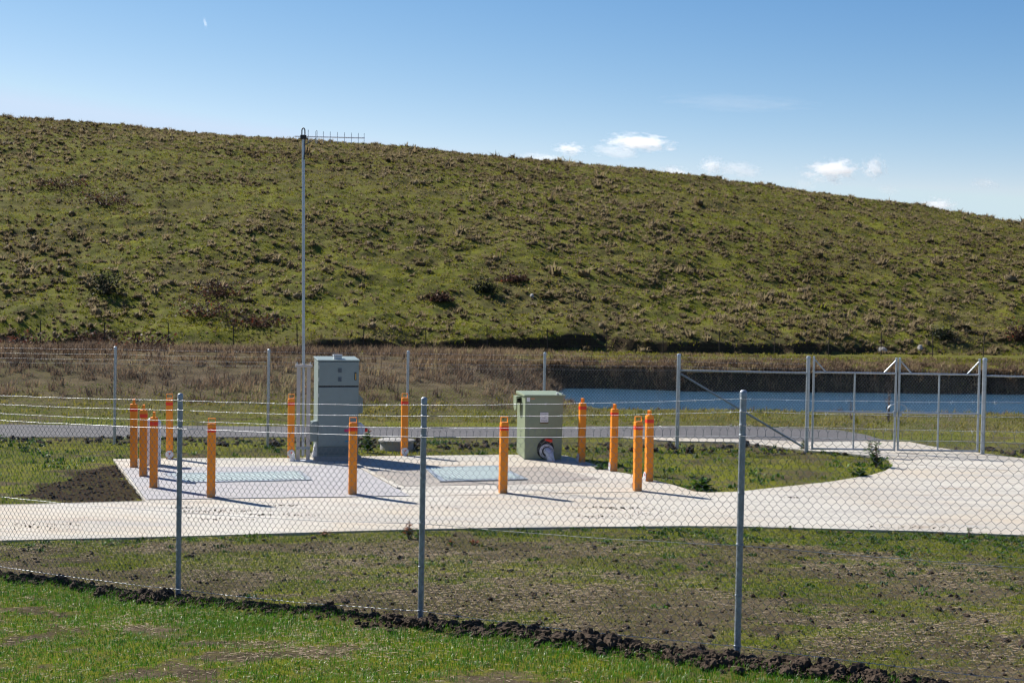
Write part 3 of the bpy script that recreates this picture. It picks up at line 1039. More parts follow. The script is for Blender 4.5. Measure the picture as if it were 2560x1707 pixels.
lbl = ['yellow bollard farthest back in the left row of three, beside the dug soil',
       'middle yellow bollard of the left row of three beside the dug soil',
       'nearest yellow bollard of the left row of three, covering most of the white pillar',
       'yellow back-row bollard with grey cover plate, just beyond the white pillar',
       'yellow front-row bollard in front of the left steel hatch',
       'yellow back-row bollard just left of the antenna mast',
       'yellow front-row bollard in front of the tall grey cabinet',
       'yellow back-row bollard in front of the round concrete well cover',
       'yellow front-row bollard between the middle fence post and the green pump box',
       'darker, shaded yellow bollard immediately right of the green pump box',
       'yellow bollard midway along the right side row, at the corner of the grass edge',
       'yellow front-row bollard at the right end, standing nearest in the close pair',
       'yellow bollard farther back in the close pair, right beside the grass island']
k = 0
for o in [q for q in C.objects if q.name.startswith('bollard')]:
    o['label'] = lbl[k]; k += 1

# ------------------------------------------------------------------ steel hatches
def hatch(name, pts, label, nrib, material, frame_w=.09):
    P = [Vector((*gp(*p)[:2], 0)) for p in pts]     # back-left, back-right, front-right, front-left
    c = sum(P, Vector()) / 4
    g = thing(name, label, 'hatch', (c.x, c.y, .012))
    L = [p - c for p in P]
    def q(u, v, z):
        a = L[0].lerp(L[1], u); b = L[3].lerp(L[2], u)
        p = a.lerp(b, v); return (p.x, p.y, z)
    fr = MB()
    e = frame_w / (L[1] - L[0]).length; ev = frame_w / (L[3] - L[0]).length
    for u0, u1, v0, v1 in ((-e, 0, -ev, 1 + ev), (1, 1 + e, -ev, 1 + ev), (0, 1, -ev, 0), (0, 1, 1, 1 + ev)):
        fr.hexa([q(u0, v1, 0), q(u1, v1, 0), q(u1, v0, 0), q(u0, v0, 0), q(u0, v1, .018), q(u1, v1, .018), q(u1, v0, .018), q(u0, v0, .018)])
    fr.build('frame', M['galv'], g)
    lid = MB().hexa([q(0, 1, .0), q(1, 1, .0), q(1, 0, .0), q(0, 0, .0), q(0, 1, .012), q(1, 1, .012), q(1, 0, .012), q(0, 0, .012)])
    lid.build('lid', material, g)
    rb = MB()
    for i in range(nrib):
        u = (i + .5) / nrib; w = .22 / nrib
        rb.hexa([q(u - w, .97, .012), q(u + w, .97, .012), q(u + w, .03, .012), q(u - w, .03, .012),
                 q(u - w * .6, .97, .030), q(u + w * .6, .97, .030), q(u + w * .6, .03, .030), q(u - w * .6, .03, .030)])
    r_ = rb.build('rib', M['hatch_rib'], g); r_['kind'] = 'stuff'
    return g


hl = mat('hatch_plate', (.36, .41, .41), .55, .1, .10, 6)
M['hatch_rib'] = mat('hatch_rib_steel', (.27, .33, .34), .5, .1, .10, 6)
hatch('access_hatch', [(424, 1187.5), (742, 1182), (768, 1201), (470, 1207)], 'long ribbed steel hatch set in the grey concrete left of the cabinet', 26, hl)
hatch('access_hatch', [(1074, 1173), (1236, 1168), (1304, 1199), (1112, 1204)], 'smaller ribbed steel hatch in front of the green pump box', 22, hl)

# ------------------------------------------------------------------ electrical cabinet
p = gp(793, 1150.5)
CB = thing('electrical_cabinet', 'tall grey-green electrical cabinet beside the antenna mast', 'cabinet', (p[0], p[1], 0), R(16))
W_, D_, H0, H1 = .82, .60, .075, 2.0
MB().box(-.05, W_ + .06, -.06, D_ + .05, -.02, H0).build('plinth', M['block'], CB, .01)
b = MB().hexa([(0, 0, H0), (W_, 0, H0), (W_, D_, H0), (0, D_, H0), (0, 0, H1 - .02), (W_, 0, H1 - .02), (W_, D_, H1 + .02), (0, D_, H1 + .02)])
b.build('body', M['cab'], CB, .006)
MB().hexa([(-.014, -.03, H1 - .018), (W_ + .014, -.03, H1 - .018), (W_ + .014, D_ + .02, H1 + .024), (-.014, D_ + .02, H1 + .024),
           (-.014, -.03, H1 + .005), (W_ + .014, -.03, H1 + .005), (W_ + .014, D_ + .02, H1 + .052), (-.014, D_ + .02, H1 + .052)]).build('roof', M['cab'], CB, .006)
MB().box(.012, W_ - .012, -.014, .002, H0 + .03, H0 + .195).build('base_panel', M['cab2'], CB, .004)
d1 = MB().box(.016, W_ - .014, -.026, .002, H0 + .215, 1.462).build('door', M['cab'], CB, .006)
d2 = MB().box(.016, W_ - .014, -.026, .002, 1.492, H1 - .035).build('door', M['cab'], CB, .006)
d1['label'] = 'tall lower door'; d2['label'] = 'short upper door'
MB().box(.01, W_ - .01, -.010, .002, 1.4625, 1.4915).build('gasket', M['black'], CB)
for z in (1.86, 1.62):
    MB().tube([(.012, -.030, z - .035), (.012, -.030, z + .035)], .009, 8).build('hinge', M['galv'], d2)
for z in (1.30, .55):
    MB().tube([(.012, -.030, z - .035), (.012, -.030, z + .035)], .009, 8).build('hinge', M['galv'], d1)
for z in (1.80, 1.62):
    b = MB()
    for s in range(7):
        b.box(.395, .465, -.036, -.0255, z - .045 + s * .013, z - .045 + s * .013 + .0095)
    b.build('vent', M['vent'], d2)
hb = MB().box(.725, .765, -.034, -.0255, 1.60, 1.76).build('handle_recess', M['black'], d2, .004)
MB().box(.738, .757, -.052, -.0345, 1.612, 1.742).build('handle', M['brass'], d2, .006)
MB().box(.525, .635, -.029, -.0255, .565, .62).build('warning_sticker', M['magenta'], d1)
MB().box(.545, .62, -.029, -.0255, .365, .392).build('sticker', M['cyan'], d1)
b = MB().box(.33, .49, .10, .26, H1, H1 + .085); b.box(.32, .50, .09, .27, H1 + .0855, H1 + .105)
b.build('roof_box', M['galv'], CB, .006)
b = MB().prism([(W_ + .001, .92), (W_ + .105, .92), (W_ + .105, 1.22), (W_ + .02, 1.31), (W_ + .001, 1.31)], 'y', .12, .45)
b.build('side_hood', M['cab'], CB, .006)
b = MB().prism([(-.001, .38), (-.155, .38), (-.155, .70), (-.10, .775), (-.001, .79)], 'y', .0, .24)
b.build('side_box', M['cab'], CB, .006)
b = MB().prism([(-.08, .05), (-.001, .05), (-.001, .36), (-.05, .26)], 'y', .05, .2)
b.build('conduit_cover', M['white'], CB, .006)
si = MB().prism([(W_ + .001, .50), (W_ + .10, .50), (W_ + .15, .56), (W_ + .15, .66), (W_ + .08, .73), (W_ + .001, .73)], 'y', .08, .22).build('power_inlet', M['pipe'], CB, .008)
MB().lathe([(.038, 0), (.042, .02), (.042, .06), (.02, .07)], 16, (W_ + .14, .12, .585), 'x').build('inlet_cap', M['red'], si)
MB().tube([(.655, -.03, .70), (.655, -.03, .78)], .012, 8).build('warning_lamp', M['orange_copper'], d1)

# ------------------------------------------------------------------ antenna mast
p = gp(757, 1152)
AM = thing('antenna_mast', 'tall slim antenna mast with a toothed aerial on top, left of the cabinet', 'mast', (p[0], p[1], 0), R(8))
TOPZ = 6.40
for x in (-.135, .06):
    b = MB()
    b.box(x, x + .075, -.02, .04, .0, 1.86)
    b.build('channel', M['beige'], AM, .004)
MB().box(-.17, .17, -.05, .07, 1.861, 1.915).build('head_plate', M['beige'], AM, .006)
for x in (-.13, .13):
    MB().tube([(x, .01, 1.90), (x, .01, 1.96)], .014, 8).build('bolt', M['galv'], AM)
MB().box(-.14, .145, -.027, -.0205, .235, .285).build('cross_plate', M['galv_old'], AM, .003)
MB().prism([(-.26, -.0), (.20, -.0), (.20, .018), (-.15, .018), (-.16, .13), (-.19, .16), (-.26, .02)], 'y', -.06, .09).build('base_plate', M['white'], AM, .004)
lx = -.055
pole = MB().tube([(0.0, .01, .10), (-.005, .01, 1.9), (lx * .55, .01, 4.2), (lx, .01, TOPZ)], [.030, .030, .029, .028], 16).build('pole', M['galv'], AM)
b = MB().tube([(lx + .03 * math.cos(a) * 1.0, .0, TOPZ + .06 + (.055 + .055 * math.sin(a) if 0 < a < math.pi else .0)) for a in np.linspace(0, math.pi, 13)], .012, 8)
b.tube([(lx + .03, 0, TOPZ + .115), (lx + .03, 0, TOPZ - .28), (lx + .02, -.03, TOPZ - .45)], .010, 8)
b.tube([(lx - .03, 0, TOPZ + .115), (lx - .03, 0, TOPZ - .05)], .010, 8)
b.build('cable', M['black'], AM)
an = MB()
z = TOPZ + .0
an.tube([(lx - .17, -.035, z), (lx + 1.20, -.035, z + .01)], .0115, 10)
ant = an.build('antenna', M['white'], AM)
MB().box(lx - .06, lx + .06, -.05, .045, z - .045, z + .035).build('clamp', M['black'], ant, .006)
xs_ = [.10, .26, .395, .53, .67, .81, .945, 1.08, 1.195]
for i, x in enumerate(xs_):
    hh = .135 if i == 0 else .118 - .002 * i
    xx = lx + x - .005
    if i == 1:
        MB().tube([(xx - .012, -.035, z - hh), (xx - .012, -.035, z + hh), (xx, -.035, z + hh + .012), (xx + .012, -.035, z + hh), (xx + .012, -.035, z - hh), (xx, -.035, z - hh - .012), (xx - .012, -.035, z - hh)], .0055, 8).build('dipole', M['galv_old'], ant)
    else:
        MB().tube([(xx, -.035, z - hh), (xx, -.035, z + hh)], .0050, 8).build('element', M['galv_old'], ant)
MB().tube([(lx + .255, -.03, z - .02), (lx + .14, -.02, z - .09), (lx + .03, -.02, z - .16)], .007, 8).build('feed_cable', M['black'], ant)

# ------------------------------------------------------------------ green pump box
p = gp(1311, 1148.5)
GB = thing('pump_box', 'squat olive-green metal box with a pipe elbow and white notice on its front', 'utility box', (p[0], p[1], 0), R(11))
W2, D2, H2 = .785, .84, 1.29
b = MB().hexa([(0, 0, .0), (W2 - .01, 0, .0), (W2 - .01, D2, .05), (0, D2, .05), (0, 0, H2), (W2 + .015, 0, H2), (W2 + .015, D2, H2), (0, D2, H2)])
b.build('body', M['box'], GB, .008)
MB().box(.04, W2 - .05, .04, D2 - .04, -.02, .049).build('skid', M['black'], GB)
MB().hexa([(-.03, -.035, H2 + .001), (W2 + .05, -.035, H2 + .001), (W2 + .05, D2 + .03, H2 + .001), (-.03, D2 + .03, H2 + .001),
           (-.03, -.035, H2 + .035), (W2 + .05, -.035, H2 + .035), (W2 + .04, D2 + .03, H2 + .062), (-.02, D2 + .03, H2 + .062)]).build('lid', M['box'], GB, .006)
b = MB().box(.66, .70, .0, .10, H2 + .04, H2 + .07); b.tube([(.78, .03, H2 + .03), (.78, .03, H2 + .075)], .016, 10)
b.build('lid_catch', M['galv'], GB, .003)
sg = MB().box(.315, .485, -.012, -.001, .765, .965).build('sign', M['paper'], GB, .003)
MB().box(.315, .485, -.014, -.001, .735, .7645).build('sign_ledge', M['brown'], GB)


def text(s, size, x, z, parent, y=-.0135):
    cu = bpy.data.curves.new('lettering', 'FONT')
    cu.body = s; cu.size = size; cu.align_x = 'CENTER'; cu.extrude = .0004
    t_ = bpy.data.objects.new('lettering_curve', cu); C.objects.link(t_)
    me = bpy.data.meshes.new_from_object(t_.evaluated_get(bpy.context.evaluated_depsgraph_get()))
    bpy.data.objects.remove(t_); bpy.data.curves.remove(cu)
    me.materials.clear()
    o = link('lettering', me, M['ink'])
    o.location = (x, y, z); o.rotation_euler = (R(90), 0, 0); o.parent = parent
    return o


text('AUTHORISED', .0255, .40, .928, sg)
text('PERSONNEL', .027, .40, .885, sg)
text('ONLY', .029, .40, .845, sg)
b = MB()
for z in (.815, .800, .788):
    b.box(.332, .468, -.0128, -.0121, z, z + .005)
b.build('rule_line', M['cab2'], sg)
MB().box(.03, .098, -.004, -.001, 1.185, 1.272).build('blank_sticker', M['paper'], GB)
MB().box(.118, .195, -.004, -.001, 1.235, 1.258).build('maker_plate', M['orange_copper'], GB)
# side flap (rounded hood on the sunny side)
prof = [(.10 + .16 * math.cos(a), 1.10 + .14 * math.sin(a)) for a in np.linspace(math.pi, 2 * math.pi, 10)] + [(.26, 1.27), (-.06, 1.27)]
prof = [(u + .42, v) for u, v in prof]
fl = MB().prism(prof, 'x', -.115, -.095)
fl.box(-.095, .001, .40, .66, 1.235, 1.268)
fl.build('side_flap', M['box'], GB, .004)
MB().lathe([(.045, -.094), (.05, -.05), (.05, .0)], 16, (-.001, .52, 1.17), 'x').build('side_port', M['black'], GB)
# recess and elbow
rc = [(.435 + .18 * math.cos(a), .20 + (.23 if math.sin(a) > 0 else .19) * math.sin(a)) for a in np.linspace(0, 2 * math.pi, 28, endpoint=False)]
MB().prism(rc, 'y', -.012, -.001).build('rubber_surround', M['black'], GB, .004)
fg = MB().lathe([(.148, -.060), (.148, -.032)], 32, (.45, 0, .172), 'y').build('flange', M['pipe'], GB, .004)
for i in range(8):
    a = R(22.5 + 45 * i)
    MB().lathe([(.014, -.074), (.014, -.0605)], 6, (.45 + .12 * math.cos(a), 0, .172 + .12 * math.sin(a)), 'y').build('bolt', M['galv_old'], fg)
MB().lathe([(.100, -.068), (.100, -.0605)], 32, (.45, 0, .172), 'y').build('gasket_ring', M['black'], fg)
pts = []
for t_ in np.linspace(0, 1, 10):
    a = t_ * math.pi / 2
    pts.append((.455 + .05 * t_, -.062 - .15 * math.sin(a), .18 - .16 * (1 - math.cos(a))))
pts.append((.52, -.225, -.05))
MB().tube(pts, .078, 20).build('pipe_elbow', M['pipe'], GB)
MB().hexa([(.40, -.07, .395), (.56, -.10, .345), (.57, -.05, .375), (.41, -.03, .42), (.40, -.075, .43), (.565, -.10, .415), (.575, -.055, .43), (.41, -.03, .45)]).build('lever', M['red'], GB, .012)

# ------------------------------------------------------------------ white pillar, concrete well
p = gp(382, 1163.5)
WP = thing('utility_pillar', 'white cabinet pillar with a peaked top, half hidden behind the left-row bollards', 'utility box', (p[0], p[1], 0), R(12))
MB().box(-.14, .14, -.0, .22, -.02, .80).build('body', M['white'], WP, .008)
MB().hexa([(-.15, -.012, .801), (.15, -.012, .801), (.15, .232, .801), (-.15, .232, .801), (-.085, .03, .895), (.085, .03, .895), (.085, .17, .895), (-.085, .17, .895)]).build('lid', M['white'], WP, .012)
MB().box(-.118, .118, -.006, -.0005, .05, .76).build('door', M['white'], WP, .003)

p = gp(988, 1124.5)
WC = thing('well_cover', 'low round concrete well ring on the grass behind the pad', 'well', (p[0], p[1] + .38, -.04))
MB().lathe([(.36, -.1), (.365, .17), (.36, .185), (.33, .19)], 36).build('ring', M['block'], WC)
MB().lathe([(.40, .188), (.40, .222), (.385, .232), (.10, .238)], 36).build('lid', M['block'], WC)

exec_veg = True
# ------------------------------------------------------------------ vegetation
def vis_fan(n, y0, y1, hw0=2.2, hwk=.42):
    """random points, even per square metre, inside the seen wedge"""
    w0, w1 = hw0 + hwk * y0, hw0 + hwk * y1
    u = RNG.random(n)
    w = np.sqrt(w0 ** 2 + u * (w1 ** 2 - w0 ** 2))
    y = y0 + (w - w0) / (w1 - w0) * (y1 - y0)
    x = (RNG.random(n) * 2 - 1) * w
    return x, y


def area_fan(y0, y1, hw0=2.2, hwk=.42):
    return (y1 - y0) * ((hw0 + hwk * y0) + (hw0 + hwk * y1))


def put(name, x, y, h, w, bend, tint, material, label, cat='grass', lean_sd=.25):
    n = len(x)
    z = terrain(x, y)
    o = blades(name, np.stack([x, y, z], 1), h, w, RNG.random(n) * 6.2832, bend, tint, material, RNG.random(n) * lean_sd)
    tag(o, label, cat, None, 'stuff')
    return o


def clump(x, y, k, rad):
    """k blades round each point"""
    n = len(x)
    a = RNG.random((n, k)) * 6.2832; r = np.sqrt(RNG.random((n, k))) * np.asarray(rad).reshape(-1, 1)
    return (x[:, None] + r * np.cos(a)).ravel(), (y[:, None] + r * np.sin(a)).ravel()


# 1. lawn in the foreground
x, y = vis_fan(int(area_fan(7.6, 17.5) * 2600), 7.6, 17.5, 2.0, .40)
t, q = tq(x, y)
g = green_of(x, y)
keep = (q < -.10) & (RNG.random(len(x)) < .05 + .95 * g ** 1.3) & (q > -6)
x, y, q = x[keep], y[keep], q[keep]
n = len(x)
h = RNG.uniform(.018, .050, n) * (1 + .5 * (fbm(x, y, .5, 2, 300) - .4)) + .012 * np.exp(-((q + .7) / .4) ** 2)
put('lawn_grass', x, y, h, RNG.uniform(.003, .0055, n), RNG.uniform(.1, .9, n),
    fbm(x, y, .6, 3, 310) * .55 + RNG.random(n) ** 2 * .5, M['lawn'], 'patchy bright green lawn in front of the nearest fence')

# 2. thin grass and weeds between fence and driveway
x, y = vis_fan(int(area_fan(9.5, 21) * 1500), 9.5, 21, 2.0, .40)
t, q = tq(x, y)
qs = np.interp(t, _ft, _fq)
g = green_of(x, y)
keep = (q > -.10) & (q < qs - .0) & (RNG.random(len(x)) < .03 + g) & ~in_poly(x, y, SLAB)
x, y = x[keep], y[keep]; n = len(x)
put('sparse_grass', x, y, RNG.uniform(.018, .055, n), RNG.uniform(.003, .006, n), RNG.uniform(.2, 1.0, n),
    fbm(x, y, .7, 3, 320) * .7 + RNG.random(n) ** 2 * .45 - .05, M['sparse'], 'thin weedy grass on bare soil between the nearest fence and the driveway')

x, y = vis_fan(int(area_fan(9.5, 21) * 1500), 9.5, 21, 2.0, .40)
t, q = tq(x, y); qs = np.interp(t, _ft, _fq)
keep = (q > .0) & (q < qs) & ~in_poly(x, y, SLAB) & (RNG.random(len(x)) < .10 + .75 * sm(.40, .60, fbm(x, y, .9, 4, 404) * .6 + fbm(x, y, .25, 2, 405) * .4))
x, y = x[keep], y[keep]; n = len(x)
put('dry_sward', x, y, RNG.uniform(.010, .030, n), RNG.uniform(.003, .006, n), RNG.uniform(.3, 1.0, n),
    .55 + RNG.random(n) * .33 + (fbm(x, y, 1.1, 3, 406) - .5) * .5, M['sparse'], 'short olive-brown dry sward over the soil inside the nearest fence')

# broad-leaved low weeds along the driveway edge
x, y = vis_fan(int(area_fan(12, 21) * 26), 12, 21, 2.0, .40)
t, q = tq(x, y); qs = np.interp(t, _ft, _fq)
keep = (q > .3) & (q < qs - .05) & (RNG.random(len(x)) < .06 + .9 * sm(.70, .98, q / qs)) & ~in_poly(x, y, SLAB) & (fbm(x, y, .8, 3, 101) > .46)
x, y = x[keep], y[keep]
cx, cy = clump(x, y, 16, RNG.uniform(.04, .13, len(x)))
tt = np.repeat(RNG.random(len(x)) ** 1.5 * .85, 16) + RNG.random(len(cx)) * .1
ok = ~in_poly(cx, cy, SLAB)
put('low_weeds', cx[ok], cy[ok], RNG.uniform(.03, .07, ok.sum()), RNG.uniform(.014, .028, ok.sum()), RNG.uniform(.4, 1.0, ok.sum()), tt[ok], M['weed'],
    'leafy green weeds along the near edge of the driveway', 'weeds', .5)

# straw litter
x, y = vis_fan(int(area_fan(8, 20) * 320), 8, 20, 2.0, .40)
t, q = tq(x, y)
keep = ~in_poly(x, y, SLAB) & (np.abs(q + .26) > .2) & (RNG.random(len(x)) < .15 + .9 * sm(.45, .62, fbm(x, y, 1.6, 3, 340)))
x, y = x[keep], y[keep]; n = len(x)
z = terrain(x, y) + .006
L_ = RNG.uniform(.015, .09, n); a = RNG.normal(0, .6, n) + np.arctan2(FD[1], FD[0]); wd = RNG.uniform(.0016, .0035, n)
dx, dy = np.cos(a) * L_, np.sin(a) * L_
px_, py_ = -np.sin(a) * wd, np.cos(a) * wd
tip = RNG.uniform(-.004, .016, n)
V = np.stack([np.stack([x - px_, y - py_, z], 1), np.stack([x + px_, y + py_, z + .002], 1), np.stack([x + dx + px_, y + dy + py_, z + tip], 1), np.stack([x + dx - px_, y + dy - py_, z + tip], 1)], 1)
me = np_mesh('straw_litter', V, np.arange(n)[:, None] * 4 + np.array([[0, 1, 2, 3]]), None, {'tint': np.repeat(RNG.random(n), 4)})
tag(link('straw_litter', me, M['straw']), 'pale straw scattered over the bare soil', 'straw', None, 'stuff')

# clods of earth
bmx = bmesh.new(); bmesh.ops.create_icosphere(bmx, subdivisions=2, radius=1)
ICO_V = np.array([v.co for v in bmx.verts]); ICO_F = np.array([[v.index for v in f.verts] for f in bmx.faces]); bmx.free()
bmx = bmesh.new(); bmesh.ops.create_icosphere(bmx, subdivisions=3, radius=1)
ICO_V3 = np.array([v.co for v in bmx.verts]); ICO_F3 = np.array([[v.index for v in f.verts] for f in bmx.faces]); bmx.free()


def lumps(name, x, y, r, material, label, cat, sink=.3, rough=.42, kind='stuff', fine=False, smooth=False, tint=None):
    n = len(x)
    z = terrain(x, y)
    iv, fv = (ICO_V3, ICO_F3) if fine else (ICO_V, ICO_F)
    sd_ = RNG.random((n, 1)) * 500
    ns = vnoise(iv[None, :, 0] * 1.9 + sd_ + iv[None, :, 2] * 1.3, iv[None, :, 1] * 1.9 - sd_ + iv[None, :, 2] * .9, 4) - .5
    ns = ns + .6 * (vnoise(iv[None, :, 0] * 5 + sd_, iv[None, :, 1] * 5 + iv[None, :, 2] * 4.1 - sd_, 9) - .5) + .25 * (RNG.random((n, len(iv))) - .5)
    D = iv[None] * (1 + rough * 2 * ns[..., None])
    S = r[:, None] * RNG.uniform(.65, 1.25, (n, 3)) * np.array([1, 1, .8])
    a = RNG.random(n) * 6.28
    P = D * S[:, None, :]
    X = P[..., 0] * np.cos(a)[:, None] - P[..., 1] * np.sin(a)[:, None]
    Y = P[..., 0] * np.sin(a)[:, None] + P[..., 1] * np.cos(a)[:, None]
    V = np.stack([X + x[:, None], Y + y[:, None], P[..., 2] + (z + r * (1 - sink) * .5)[:, None]], -1)
    T = (np.arange(n)[:, None, None] * len(iv) + fv[None]).reshape(-1, 3)
    o = link(name, np_mesh(name, V, None, T, {'tint': np.repeat(tint, len(iv))} if tint is not None else None, smooth=smooth), material)
    tag(o, label, cat, None, kind)
    return o


n = 3600
t = RNG.uniform(-5, 9, n); wob = (fbm(t, t * 0, 1.3, 3, 5) - .5) * .35
q = -.26 - wob + RNG.normal(0, .105, n)
amp = .35 + 1.0 * fbm(t, t * 0 + 7, .45, 3, 15) + .45 * sm(2.5, 3.6, t) * (1 - sm(6.5, 8, t))
r = RNG.lognormal(-4.15, .55, n) * amp * 1.1
pos = PA[None] + FD[None] * t[:, None] + FN[None] * q[:, None]
lumps('soil_clods', pos[:, 0], pos[:, 1], np.clip(r * .95, .005, .070), M['clod'], 'dark crumbly clods heaped along the foot of the nearest fence', 'soil', fine=True)
x, y = vis_fan(15000, 9, 20, 2.0, .4); t, q = tq(x, y)
keep = ~in_poly(x, y, SLAB) & (q > .1)
x, y = x[keep], y[keep]
lumps('soil_clods', x, y, np.clip(RNG.lognormal(-5.05, .60, len(x)), .003, .045), M['clod'], 'small loose clods scattered over the soil inside the nearest fence', 'soil')
bx = np.array(DUG); lo, hi = bx.min(0) - .2, bx.max(0) + .2
x = RNG.uniform(lo[0], hi[0], 1500); y = RNG.uniform(lo[1], hi[1], 1500); keep = in_poly(x, y, DUG)
lumps('soil_clods', x[keep], y[keep], np.clip(RNG.lognormal(-4.5, .55, keep.sum()), .006, .05), M['dug'], 'freshly dug dark soil in the triangle left of the concrete pad', 'soil', .7)
x, y = vis_fan(900, 29.5, 31.2); keep = ~in_poly(x, y, SLAB) & ~in_poly(x, y, ROAD)
lumps('soil_clods', x[keep], y[keep], np.clip(RNG.lognormal(-3.4, .5, keep.sum()), .01, .12), M['clod'], 'row of dark clods in the verge beside the gravel road', 'soil')

cx, cy, cr = [], [], []
for px, py, n, sx, sy in [(685, 1287, 70, .32, .05), (705, 1264, 40, .22, .04), (478, 1270, 30, .12, .04), (505, 1279, 36, .2, .04), (580, 1277, 40, .22, .04), (560, 1298, 40, .3, .04),
                          (1545, 1270, 90, .35, .06), (1500, 1291, 50, .3, .08), (1600, 1284, 40, .3, .1), (1985, 1244, 30, .16, .03), (100, 1316, 60, .35, .12), (1330, 1285, 16, .1, .05), (1110, 1270, 14, .1, .04), (2300, 1318, 60, .5, .07)]:
    p = gp(px, py)
    cx += list(p[0] + RNG.normal(0, sx, n)); cy += list(p[1] + RNG.normal(0, sy * 1.1, n)); cr += list(RNG.lognormal(-5.1, .45, n))
x, y = np.array(cx), np.array(cy); keep = in_poly(x, y, SLAB)
x, y, r = x[keep], y[keep], np.array(cr)[keep]
o = lumps('dirt_crumbs', x, y, np.clip(r, .003, .018), M['clod'], 'dark crumbs of mud dropped on the driveway concrete', 'dirt', .3)
V_ = np.empty(len(o.data.vertices) * 3, np.float32); o.data.vertices.foreach_get('co', V_); V_ = V_.reshape(-1, 3)
zz_ = np.repeat(terrain(x, y), len(ICO_V)); V_[:, 2] -= zz_ - .004
o.data.vertices.foreach_set('co', V_.ravel()); o.data.update()

# 3. grass beyond the driveway: left field, grass island, verge up to the road and past it
x, y = vis_fan(int(area_fan(17, 42) * 130), 17, 42)
t, q = tq(x, y); qs = np.interp(t, _ft, _fq)
g = green_of(x, y)
keep = (q > qs) & ~in_poly(x, y, SLAB) & ~in_poly(x, y, ROAD) & ~in_poly(x, y, DUG) & (RNG.random(len(x)) < .08 + g * (1 - .6 * np.exp(-((y - 31.2 - .03 * x) / .5) ** 2)))
x, y = x[keep], y[keep]; n = len(x)
put('rough_grass', x, y, RNG.uniform(.03, .085, n), RNG.uniform(.010, .020, n), RNG.uniform(.2, 1.0, n),
    fbm(x, y, 1.6, 3, 350) * .9 + RNG.random(n) * .35 - .13 + .22 * sm(27, 30, y), M['sparse'], 'rough green grass around the pad and along the gravel road')
x, y = vis_fan(int(area_fan(19, 31) * 3.2), 19, 31)
keep = (tq(x, y)[1] > np.interp(tq(x, y)[0], _ft, _fq)) & ~in_poly(x, y, SLAB) & ~in_poly(x, y, DUG) & (fbm(x, y, 1.2, 3, 101) > .50)
x, y = x[keep], y[keep]
cx, cy = clump(x, y, 14, RNG.uniform(.05, .20, len(x))); ok = ~in_poly(cx, cy, SLAB)
tt = np.repeat(RNG.random(len(x)) * .8, 14) + RNG.random(len(cx)) * .1
put('leafy_weeds', cx[ok], cy[ok], RNG.uniform(.05, .13, ok.sum()), RNG.uniform(.02, .045, ok.sum()), RNG.uniform(.3, 1.0, ok.sum()), tt[ok], M['weed'],
    'low leafy weeds in the grass around the pad', 'weeds', .5)

# 4. dry grass on the embankment and round the pond
x, y = vis_fan(int(area_fan(38.5, 68) * 9), 38.5, 68, 2.5, .43)
z = terrain(x, y)
w = sm(-1.0, 3.4, x - (y - 50) * 0.03)
dens = (1 - w) * sm(38.8, 41, y + (fbm(x, y, 3, 2, 41) - .5) * 2) * (.25 + .9 * sm(.35, .6, fbm(x, y, 2.0, 3, 42))) + w * (sm(43.0, 44.5, y) * .40 + sm(56, 56.6, y) * (.04 + .2 * (y < 57.6)) + .35 * sm(57, 58, y) * sm(.52, .64, fbm(x, y, 3.0, 3, 402)))
keep = (z > POND_Z + .02) & (RNG.random(len(x)) < dens) & (y < foot_y(x) - 1)
x, y = x[keep], y[keep]; w = w[keep]
k = 13
cx, cy = clump(x, y, k, RNG.uniform(.08, .30, len(x)))
hs = np.repeat(RNG.uniform(.16, .50, len(x)) * (1 - .45 * w) * (.6 + .7 * fbm(x, y, 3, 2, 47)), k)
tt = np.repeat(fbm(x, y, 3.2, 3, 48) * 1.2 - .15 + RNG.normal(0, .13, len(x)), k) + RNG.normal(0, .07, len(cx))
n = len(cx)
put('dry_grass', cx, cy, hs * RNG.uniform(.5, 1.1, n), RNG.uniform(.014, .030, n), RNG.uniform(.15, .8, n), tt, M['drygrass'],
    'tall brown dry grass on the embankment and around the pond', 'grass', .35)
x = RNG.uniform(-.5, 30, 14000); y = RNG.uniform(54.6, 58.8, 14000)
z = terrain(x, y); keep = (z > POND_Z - .02) & (z < .62) & (RNG.random(14000) < np.where(z < .42, 1.0, .14) * (.25 + .75 * (fbm(x, z * 2 + y, 1.5, 3, 91) > .48))); x, y = x[keep], y[keep]
cx, cy = clump(x, y, 14, RNG.uniform(.08, .3, len(x))); n = len(cx)
put('bank_grass', cx, cy, RNG.uniform(.12, .42, n), RNG.uniform(.018, .035, n), RNG.uniform(.4, 1.0, n), np.repeat(RNG.random(len(x)) ** 1.2 * .85, 14) + RNG.normal(0, .08, n), M['drygrass'],
    'dry grass hanging over the dark far bank of the pond', 'grass', .5)
# green strips: beyond the road and along the terrace under the hill
x, y = vis_fan(int(area_fan(36, 70) * 9), 36, 70, 2.5, .43)
w = sm(-1.0, 3.4, x - (y - 50) * 0.03); z = terrain(x, y)
dens = np.where(y < 44, (.25 + .75 * sm(.45, .58, fbm(x, y, 1.7, 3, 403))) * (1 - sm(38.5, 41, y) * (1 - w)) * (1 - w * sm(42, 44.5, y)), 0) + sm(57.2, 58.5, y) * .9 * sm(.36, .58, fbm(x, y, 2.5, 3, 49))
keep = (RNG.random(len(x)) < dens) & (z > POND_Z + .03)
x, y = x[keep], y[keep]
cx, cy = clump(x, y, 9, RNG.uniform(.06, .25, len(x))); n = len(cx)
put('verge_grass', cx, cy, RNG.uniform(.05, .16, n), RNG.uniform(.016, .034, n), RNG.uniform(.2, .9, n),
    np.repeat(fbm(x, y, 2, 3, 52) * 1.3 - .1 + .25 * (y < 46), 9) + RNG.normal(0, .12, n), M['turf'], 'green grass beyond the road and on the terrace below the hill')

